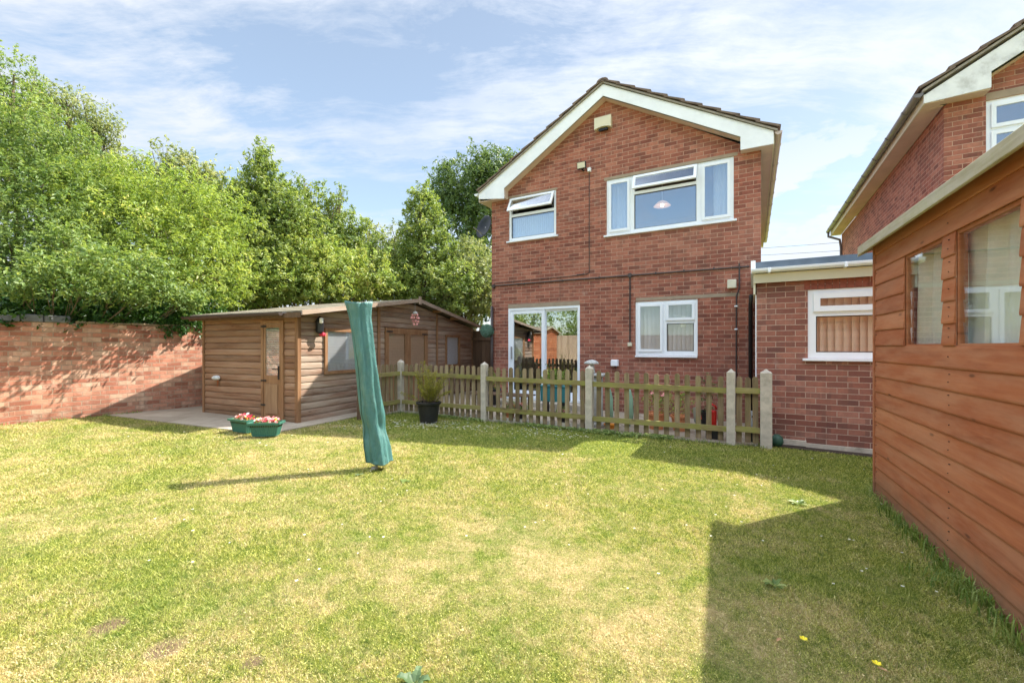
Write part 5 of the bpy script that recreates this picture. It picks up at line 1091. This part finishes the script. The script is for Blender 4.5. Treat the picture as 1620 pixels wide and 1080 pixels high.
small_pot(-1.32, 7.0, .14, .26, 'terracotta', 'terracotta pot with pale leafy plant, left of a pair below the kitchen window', 'leaf_yellow', [M['flower_pink']], .20, .36, nf=4, seed=7)
small_pot(-.98, 7.05, .13, .24, 'terracotta', 'terracotta pot with pale leafy plant, right of a pair below the kitchen window', 'leaf_lime', None, .18, .34)
small_pot(-.62, 7.35, .12, .30, 'black', 'black pot with a dark upright shrub below the kitchen window', 'leaf_oak', None, .15, .50)
small_pot(-1.95, 6.62, .09, .07, 'orange', 'shallow orange pot right of the middle concrete post', 'leaf_mid', None, 0, 0)
small_pot(-4.9, 7.9, .17, .35, 'black', 'black tub with bright leafy plant near the topiary ball', 'leaf_lime', None, .22, .38)
for (s_, n_, lb) in ((-2.02, 6.85, 'furled pale green parasol, left of two leaning right of the middle post'), (-1.72, 6.95, 'furled pale green parasol, right of two leaning right of the middle post')):
    mb = MB(); mb.lathe([(.008, -.02), (.008, .02), (.045, .05), (.06, .20), (.05, .42), (.02, .55), (.006, .58)], k=14, wob=.12); single(mb, 'furled_parasol', M['palegreen'], lb, 'parasol', at_sn(s_, n_) + Vector((0, 0, .02)), ANG, 'furled parasols', True)
rc = empty('plastic_can', at_sn(-.50, 6.72), ANG, 'bright red plastic can with a curved handle behind the fence near the garage', 'plastic can')
mb = MB(); mb.bbox(-.055, .055, -.05, .05, .16, .40, .02); mb.build('body', M['red'], rc); mb = MB(); mb.tube([(-.04, 0, .39), (-.045, 0, .45), (0, 0, .48), (.045, 0, .45), (.05, 0, .41)], .014, 8); mb.build('handle', M['red'], rc, smooth=True)
mb = MB(); mb.bbox(-.08, .08, -.07, .07, 0, .158, .006); mb.build('crate', M['black'], rc)
sp_ = empty('garden_trowel', at_sn(-.72, 6.80), ANG, 'grey bladed hand tool with red grip leaning behind the fence', 'garden tool')
mb = MB(); mb.prism([(-.03, 0, .20), (.0, 0, .16), (.03, 0, .20), (.0, 0, .42), (-.045, 0, .40)], (0, .01, 0)); mb.build('blade', M['grey_metal'], sp_); mb = MB(); mb.tube([(.0, .01, .38), (.05, .01, .30), (.06, .01, .24)], .016, 8); mb.build('grip', M['red'], sp_); mb = MB(); mb.tube([(0, .01, .0), (0, .01, .22)], .012, 6); mb.build('shaft', M['grey_metal'], sp_)
wpn = empty('white_panel', at_sn(.02, 6.78), ANG, 'narrow white panel with two black spots standing in the corner by the garage', 'panel')
mb = MB(); mb.bbox(-.045, .045, -.01, .01, .16, .42, .003); mb.build('board', M['white'], wpn); mb = MB()
for (x, z) in ((-.01, .33), (.0, .22)): mb.xf = None; mb.box(x - .02, x + .012, -.014, -.0105, z, z + .03)
mb.build('mark', M['black'], wpn); mb = MB(); mb.bbox(-.05, .05, -.05, .05, 0, .15, .006); mb.build('foot', M['black'], wpn)
# small green gas ball behind the last post
mb = MB(); mb.lathe([(.0, 0), (.05, .01), (.075, .06), (.07, .12), (.03, .16), (0, .165)], k=16); single(mb, 'green_pot_ball', M['planter_dark'], 'small round green ball on the soil behind the thickest post', 'ball', wp(.285, 6.72, -.05), 0, None, True)
# low patio table and chairs glimpsed through the pickets
tb_ = empty('garden_bench', at_sn(-4.25, 7.35), ANG, 'low slatted timber bench on the patio in front of the patio door', 'bench')
mb = MB()
for k in range(5): mb.bbox(-.75, .55, -.20 + k * .085, -.125 + k * .085, .30, .325, .004, random.random())
mb.build('seat', M['darkwood'], tb_)
for x in (-.65, .45):
    mb = MB(); mb.bbox(x - .03, x + .03, -.18, -.12, 0, .298, .004); mb.build('leg', M['darkwood'], tb_); mb = MB(); mb.bbox(x - .03, x + .03, .12, .18, 0, .298, .004); mb.build('leg', M['darkwood'], tb_)

# ------------------------------------------------------------------ grass, weeds, daisies
def inlawn(x, y):
    """True where turf grows: in front of the paving, the fence and the garage, left of the shed"""
    d = np.stack([x - C0.x, y - C0.y]); a = d[0] * CA.x + d[1] * CA.y; b = d[0] * CB.x + d[1] * CB.y
    ok = ~((a > -.80 - .04 * np.maximum(b, 0)) & (b > -.36))
    s = x * U.x + y * U.y; n = x * N.x + y * N.y
    def side(A, B): return (B.x - A.x) * (y - A.y) - (B.y - A.y) * (x - A.x)
    beyond = ((side(P0, P1) > .02) & (x < P1.x)) | ((side(P1, P2) > .02) & (x >= P1.x) & (x < P2.x)) | ((side(P2, P4) > .02) & (x >= P2.x) & (x < P4.x))
    ok &= ~beyond; ok &= ~((x < -2.2) & (s > -6.0) & ((x - PL.x) * -(P0 - PL).y + (y - PL.y) * (P0 - PL).x > 0) & (y > 7.3) & (x > P0.x))
    ok &= ~((x >= P4.x - .05) & (n > GN - .24)); ok &= ((x - SH0.x) * SHD.y - (y - SH0.y) * SHD.x < -.03) | (y > 3.9)
    ok &= ((x - W0.x) * WD.y - (y - W0.y) * WD.x > .05); return ok & (n < 6.9)
def sample_lawn(n, dmin, dmax, p=1.0):
    u = rng.random(n * 2); y = (dmin ** (1 - p) + u * (dmax ** (1 - p) - dmin ** (1 - p))) ** (1 / (1 - p)) if p != 1 else dmin * (dmax / dmin) ** u
    x = rng.uniform(-1.28, 1.28, len(y)) * y; k = inlawn(x, y); return x[k][:n], y[k][:n]
gzv = lambda x: np.clip(-.0148 * x, -.09, .16)
bx_, by_ = sample_lawn(760000, 1.35, 8.2, 1.0)
clumpn = np.array([mnoise.noise(Vector((a * 5, b * 5, 0))) for a, b in zip(bx_[::1][:0], by_[:0])])
n = len(bx_); sc = np.clip(by_ / 3.4, .65, 1.5); hgt = rng.uniform(.008, .020, n) * (1 + .45 * rng.random(n)) * np.clip(sc, .9, 1.25)
bare = np.zeros(n, bool)
for (X, Y, r, _) in spots[:3]: bare |= ((bx_ - X) ** 2 + (by_ - Y) ** 2 < (r * .85) ** 2) & (rng.random(n) < .88)
bx_, by_, sc, hgt = bx_[~bare], by_[~bare], sc[~bare], hgt[~bare]; n = len(bx_)
ang = rng.uniform(0, 2 * np.pi, n); lean = rng.uniform(.2, 1.5, n) * hgt; wdt = rng.uniform(.0014, .0031, n) * sc; la = rng.uniform(0, 2 * np.pi, n)
v = np.empty((n, 3, 3), dtype=np.float32); z0 = gzv(bx_) - .002 + .012 * 0
v[:, 0] = np.stack([bx_ - wdt * np.cos(ang), by_ - wdt * np.sin(ang), z0], 1); v[:, 1] = np.stack([bx_ + wdt * np.cos(ang), by_ + wdt * np.sin(ang), z0], 1); v[:, 2] = np.stack([bx_ + lean * np.cos(la), by_ + lean * np.sin(la), z0 + hgt], 1)
me = bpy.data.meshes.new('grass'); me.vertices.add(n * 3); me.vertices.foreach_set('co', v.reshape(-1)); me.loops.add(n * 3); me.loops.foreach_set('vertex_index', np.arange(n * 3, dtype=np.int32)); me.polygons.add(n); me.polygons.foreach_set('loop_start', (np.arange(n) * 3).astype(np.int32))
at = me.attributes.new('rnd', 'FLOAT', 'FACE'); at.data.foreach_set('value', rng.random(n).astype(np.float32)); me.materials.append(M['blade']); me.update(calc_edges=True)
go = bpy.data.objects.new('grass', me); col.objects.link(go); tag(go, 'short mown sun-bleached grass with straw patches', 'grass', kind='stuff')
cx_, cy_ = sample_lawn(90000, 1.35, 7.8, 1.0); n = len(cx_); nr = rng.normal(size=(n, 3)) * .45 + np.array([0, 0, 1.0]); nr /= np.linalg.norm(nr, axis=1)[:, None]
o = leaf_object('clover', np.stack([cx_, cy_, gzv(cx_) + rng.uniform(.006, .020, n)], 1), nr, rng.uniform(.0025, .005, n) * np.clip(cy_ / 3, .8, 1.4), .7, rng.random(n), M['blade']); tag(o, 'tiny clover and moss leaves scattered through the lawn', 'clover', kind='stuff')
# longer tufts along the shed, the fence foot and wall foot
def tufts(name, label, pts, per, h0, h1, kind='stuff'):
    mb_v, mb_r = [], []
    for (x, y) in pts:
        for _ in range(per):
            a_, l_ = random.uniform(0, 6.283), random.uniform(.2, .9); h_ = random.uniform(h0, h1); w_ = .0025 + .0015 * random.random(); bx, by = x + random.gauss(0, .03), y + random.gauss(0, .03); z_ = ground_z(bx) - .003
            dx, dy = math.cos(a_), math.sin(a_); m1 = (bx + dx * l_ * h_ * .3, by + dy * l_ * h_ * .3, z_ + h_ * .6); tip = (bx + dx * l_ * h_, by + dy * l_ * h_, z_ + h_ * (1 - .35 * l_))
            mb_v.append([(bx - dy * w_, by + dx * w_, z_), (bx + dy * w_, by - dx * w_, z_), (m1[0] + dy * w_ * .8, m1[1] - dx * w_ * .8, m1[2]), (m1[0] - dy * w_ * .8, m1[1] + dx * w_ * .8, m1[2]), tip])
    mb = MB()
    for q in mb_v: mb.add(q, [(0, 1, 2, 3), (3, 2, 4)], random.random())
    return single(mb, name, M['longgrass'], label, 'grass', kind=kind)
pts = []
for i in range(95):
    a_ = random.random() ** .8 * 2.5; q = SH0 - SHD * a_ + Vector((-SHD.y, SHD.x, 0)) * random.uniform(.0, .07); pts.append((q.x, q.y))
for i in range(26): q = SH0 - SHD * random.gauss(1.78, .12) + Vector((-SHD.y, SHD.x, 0)) * abs(random.gauss(.07, .07)); pts.append((q.x, q.y))
tufts('long_grass', 'longer green grass tufts along the foot of the orange shed', pts, 10, .03, .13)
pts = []
for (A, B) in ((P0, P1), (P1, P2), (P2, P3), (P3, P4), (PL, P0)):
    L = (B - A).length; e = (B - A) / L; nn = Vector((e.y, -e.x, 0))
    for i in range(int(L * 26)): q = A + e * random.uniform(0, L) + nn * abs(random.gauss(.02, .05)); pts.append((q.x, q.y))
for i in range(90): q = W0 + WD * random.uniform(-1.5, 1.6) + Vector((WD.y, -WD.x, 0)) * random.uniform(.05, .11); pts.append((q.x, q.y))
tufts('fence_grass', 'untrimmed green grass along the foot of the fence and brick wall', pts, 8, .025, .075)
# ground ivy creeping along the fence foot
def creeper(name, label, A, B, n, wdt, h):
    p = []; L = (B - A).length; e = (B - A) / L; nn = Vector((e.y, -e.x, 0)); nb_ = 26; cl = [(random.uniform(0, L), abs(random.gauss(0, wdt))) for _ in range(nb_)]
    for i in range(n):
        c_ = random.choice(cl); q = A + e * min(L, max(0, c_[0] + random.gauss(0, .07))) + nn * abs(c_[1] + random.gauss(0, .035)); p.append((q.x, q.y, ground_z(q.x) + random.uniform(.01, h)))
    nr = rng.normal(size=(n, 3)) * .5 + np.array([0, -.3, 1.0]); nr /= np.linalg.norm(nr, axis=1)[:, None]
    return tag(leaf_object(name, np.array(p), nr, rng.uniform(.010, .022, n), .6, rng.random(n), M['leaf_mid']), label, 'creeping weed', kind='stuff')
creeper('creeping_weed', 'low leafy weed creeping out under the picket fence, right of the middle post', P2, P2.lerp(P3, .62), 1500, .09, .06)
creeper('creeping_weed', 'low leafy weed creeping under the picket fence, left of the middle post', P1.lerp(P2, .3), P2, 900, .05, .05)
creeper('creeping_weed', 'low leafy weed between the black pot and the next concrete post', P0.lerp(P1, .5), P1, 500, .04, .04)
# daisies
mb = MB(); rr = random.Random(12)
def daisy(x, y, r):
    z_ = ground_z(x) + rr.uniform(.022, .034)
    for q in range(7):
        t0 = q * 6.283 / 7 + rr.random() * .2; mb.mi = 0; mb.add([(x, y, z_), (x + r * math.cos(t0 - .3), y + r * math.sin(t0 - .3), z_ + .003), (x + r * 1.1 * math.cos(t0), y + r * 1.1 * math.sin(t0), z_ + .002), (x + r * math.cos(t0 + .3), y + r * math.sin(t0 + .3), z_ + .003)], [(0, 1, 2, 3)])
    mb.mi = 1; mb.add([(x + .3 * r * math.cos(q), y + .3 * r * math.sin(q), z_ + .005) for q in (0, 1.05, 2.1, 3.14, 4.2, 5.2)], [(0, 1, 2, 3, 4, 5)])
cnt = 0
while cnt < 420:
    if cnt < 300: c_ = rr.choice([(-1.9, 6.9), (-1.45, 6.7), (-1.1, 6.9), (-.6, 6.65), (.2, 6.45), (.7, 6.2), (-2.3, 6.6)]); x, y = c_[0] + rr.gauss(0, .22), c_[1] + rr.gauss(0, .16)
    else: y = rr.uniform(2.2, 6.8); x = rr.uniform(-.9, 1.0) * y
    if inlawn(np.array([x]), np.array([y]))[0]: daisy(x, y, rr.uniform(.006, .010) * (1.25 if y > 5 else .8))
    cnt += 1
single(mb, 'daisies', [M['flower_white'], M['flower_yellow']], 'scattered small white daisies, thickest in the shade before the fence', 'daisies', kind='stuff')
# single weeds and buttercups seen on the lawn
def gpt(px, py): D = CAMH * FPX / (py - 548 - .0148 * (px - 810)); X = (px - 810) / FPX * D; return Vector((X, D, ground_z(X)))
def rosette(px, py, r, nl, label, up=.5, seed=1, mat='leaf_weed', narrow=.28):
    rr = random.Random(seed); mb = MB()
    for i in range(nl):
        a_ = i * 2.4 + rr.uniform(-.2, .2); l_ = r * rr.uniform(.6, 1.1); h_ = l_ * up * rr.uniform(.5, 1.2); dx, dy = math.cos(a_), math.sin(a_); pts = []
        for k in range(6):
            t_ = k / 5; w_ = l_ * narrow * math.sin(math.pi * (t_ * .85 + .08)) * (1 + .25 * (-1) ** k); px_, py_, pz_ = dx * l_ * t_, dy * l_ * t_, h_ * math.sin(t_ * 1.9) + .006; pts += [(px_ - dy * w_, py_ + dx * w_, pz_ + w_ * .35), (px_, py_, pz_), (px_ + dy * w_, py_ - dx * w_, pz_ + w_ * .35)]
        mb.add(pts, [(3 * k, 3 * k + 1, 3 * k + 4, 3 * k + 3) for k in range(5)] + [(3 * k + 1, 3 * k + 2, 3 * k + 5, 3 * k + 4) for k in range(5)], rr.random())
    p = gpt(px, py) - Vector((0, 0, .006)); return single(mb, 'weed', M[mat], label, 'weed', tuple(p), 0, 'broad leaved weeds in the lawn')
rosette(655, 1086, .060, 14, 'broad grey green weed rosette at the bottom edge of the lawn', .6, 1)
rosette(1262, 798, .075, 12, 'dandelion rosette in the sun close to the far corner of the orange shed', .35, 2, 'leaf_mid', .18)
rosette(1225, 928, .065, 12, 'dandelion rosette inside the shed shadow', .4, 4, 'leaf_mid', .18)
rosette(567, 752, .05, 8, 'flat weed beside the foot of the rotary dryer', .3, 5)
rosette(640, 763, .055, 10, 'dark green weed just right of the rotary dryer foot', .3, 6, 'leaf_mid')
def buttercup(px, py, label):
    p = gpt(px, py); t_ = empty('buttercup', p, 0, label, 'flower', 'buttercups in the shed shadow'); mb = MB(); mb.tube([(0, 0, 0), (.003, 0, .03)], .0012, 5); mb.build('stem', M['leaf_mid'], t_); mb = MB()
    for q in range(6):
        t0 = q * 1.047; mb.add([(.003, 0, .03), (.003 + .013 * math.cos(t0 - .45), .013 * math.sin(t0 - .45), .036), (.003 + .017 * math.cos(t0), .017 * math.sin(t0), .038), (.003 + .013 * math.cos(t0 + .45), .013 * math.sin(t0 + .45), .036)], [(0, 1, 2, 3)])
    mb.build('petal', M['flower_yellow'], t_)
buttercup(1386, 1062, 'yellow flower nearest the bottom edge in the shed shadow'); buttercup(1270, 1022, 'yellow flower farther from the bottom edge in the shed shadow, left of the other')
def dead_leaf(px, py, label, a_):
    p = gpt(px, py); mb = MB(); mb.add([(-.022, 0, .004), (0, .008, .008), (.024, .002, .003), (0, -.008, .009)], [(0, 1, 2), (0, 2, 3)]); single(mb, 'fallen_leaf', plain('dead_leaf' , (.42, .24, .12), .8), label, 'leaf', tuple(p + Vector((0, 0, .02))), a_, 'dry leaves on the lawn')
dead_leaf(1232, 1020, 'curled dry leaf on the shaded lawn left of the yellow flowers', .6); dead_leaf(1396, 1068, 'curled dry leaf touching the nearest yellow flower', -.8)
for o in bpy.data.objects:
    if 'off' in o.keys(): del o['off']
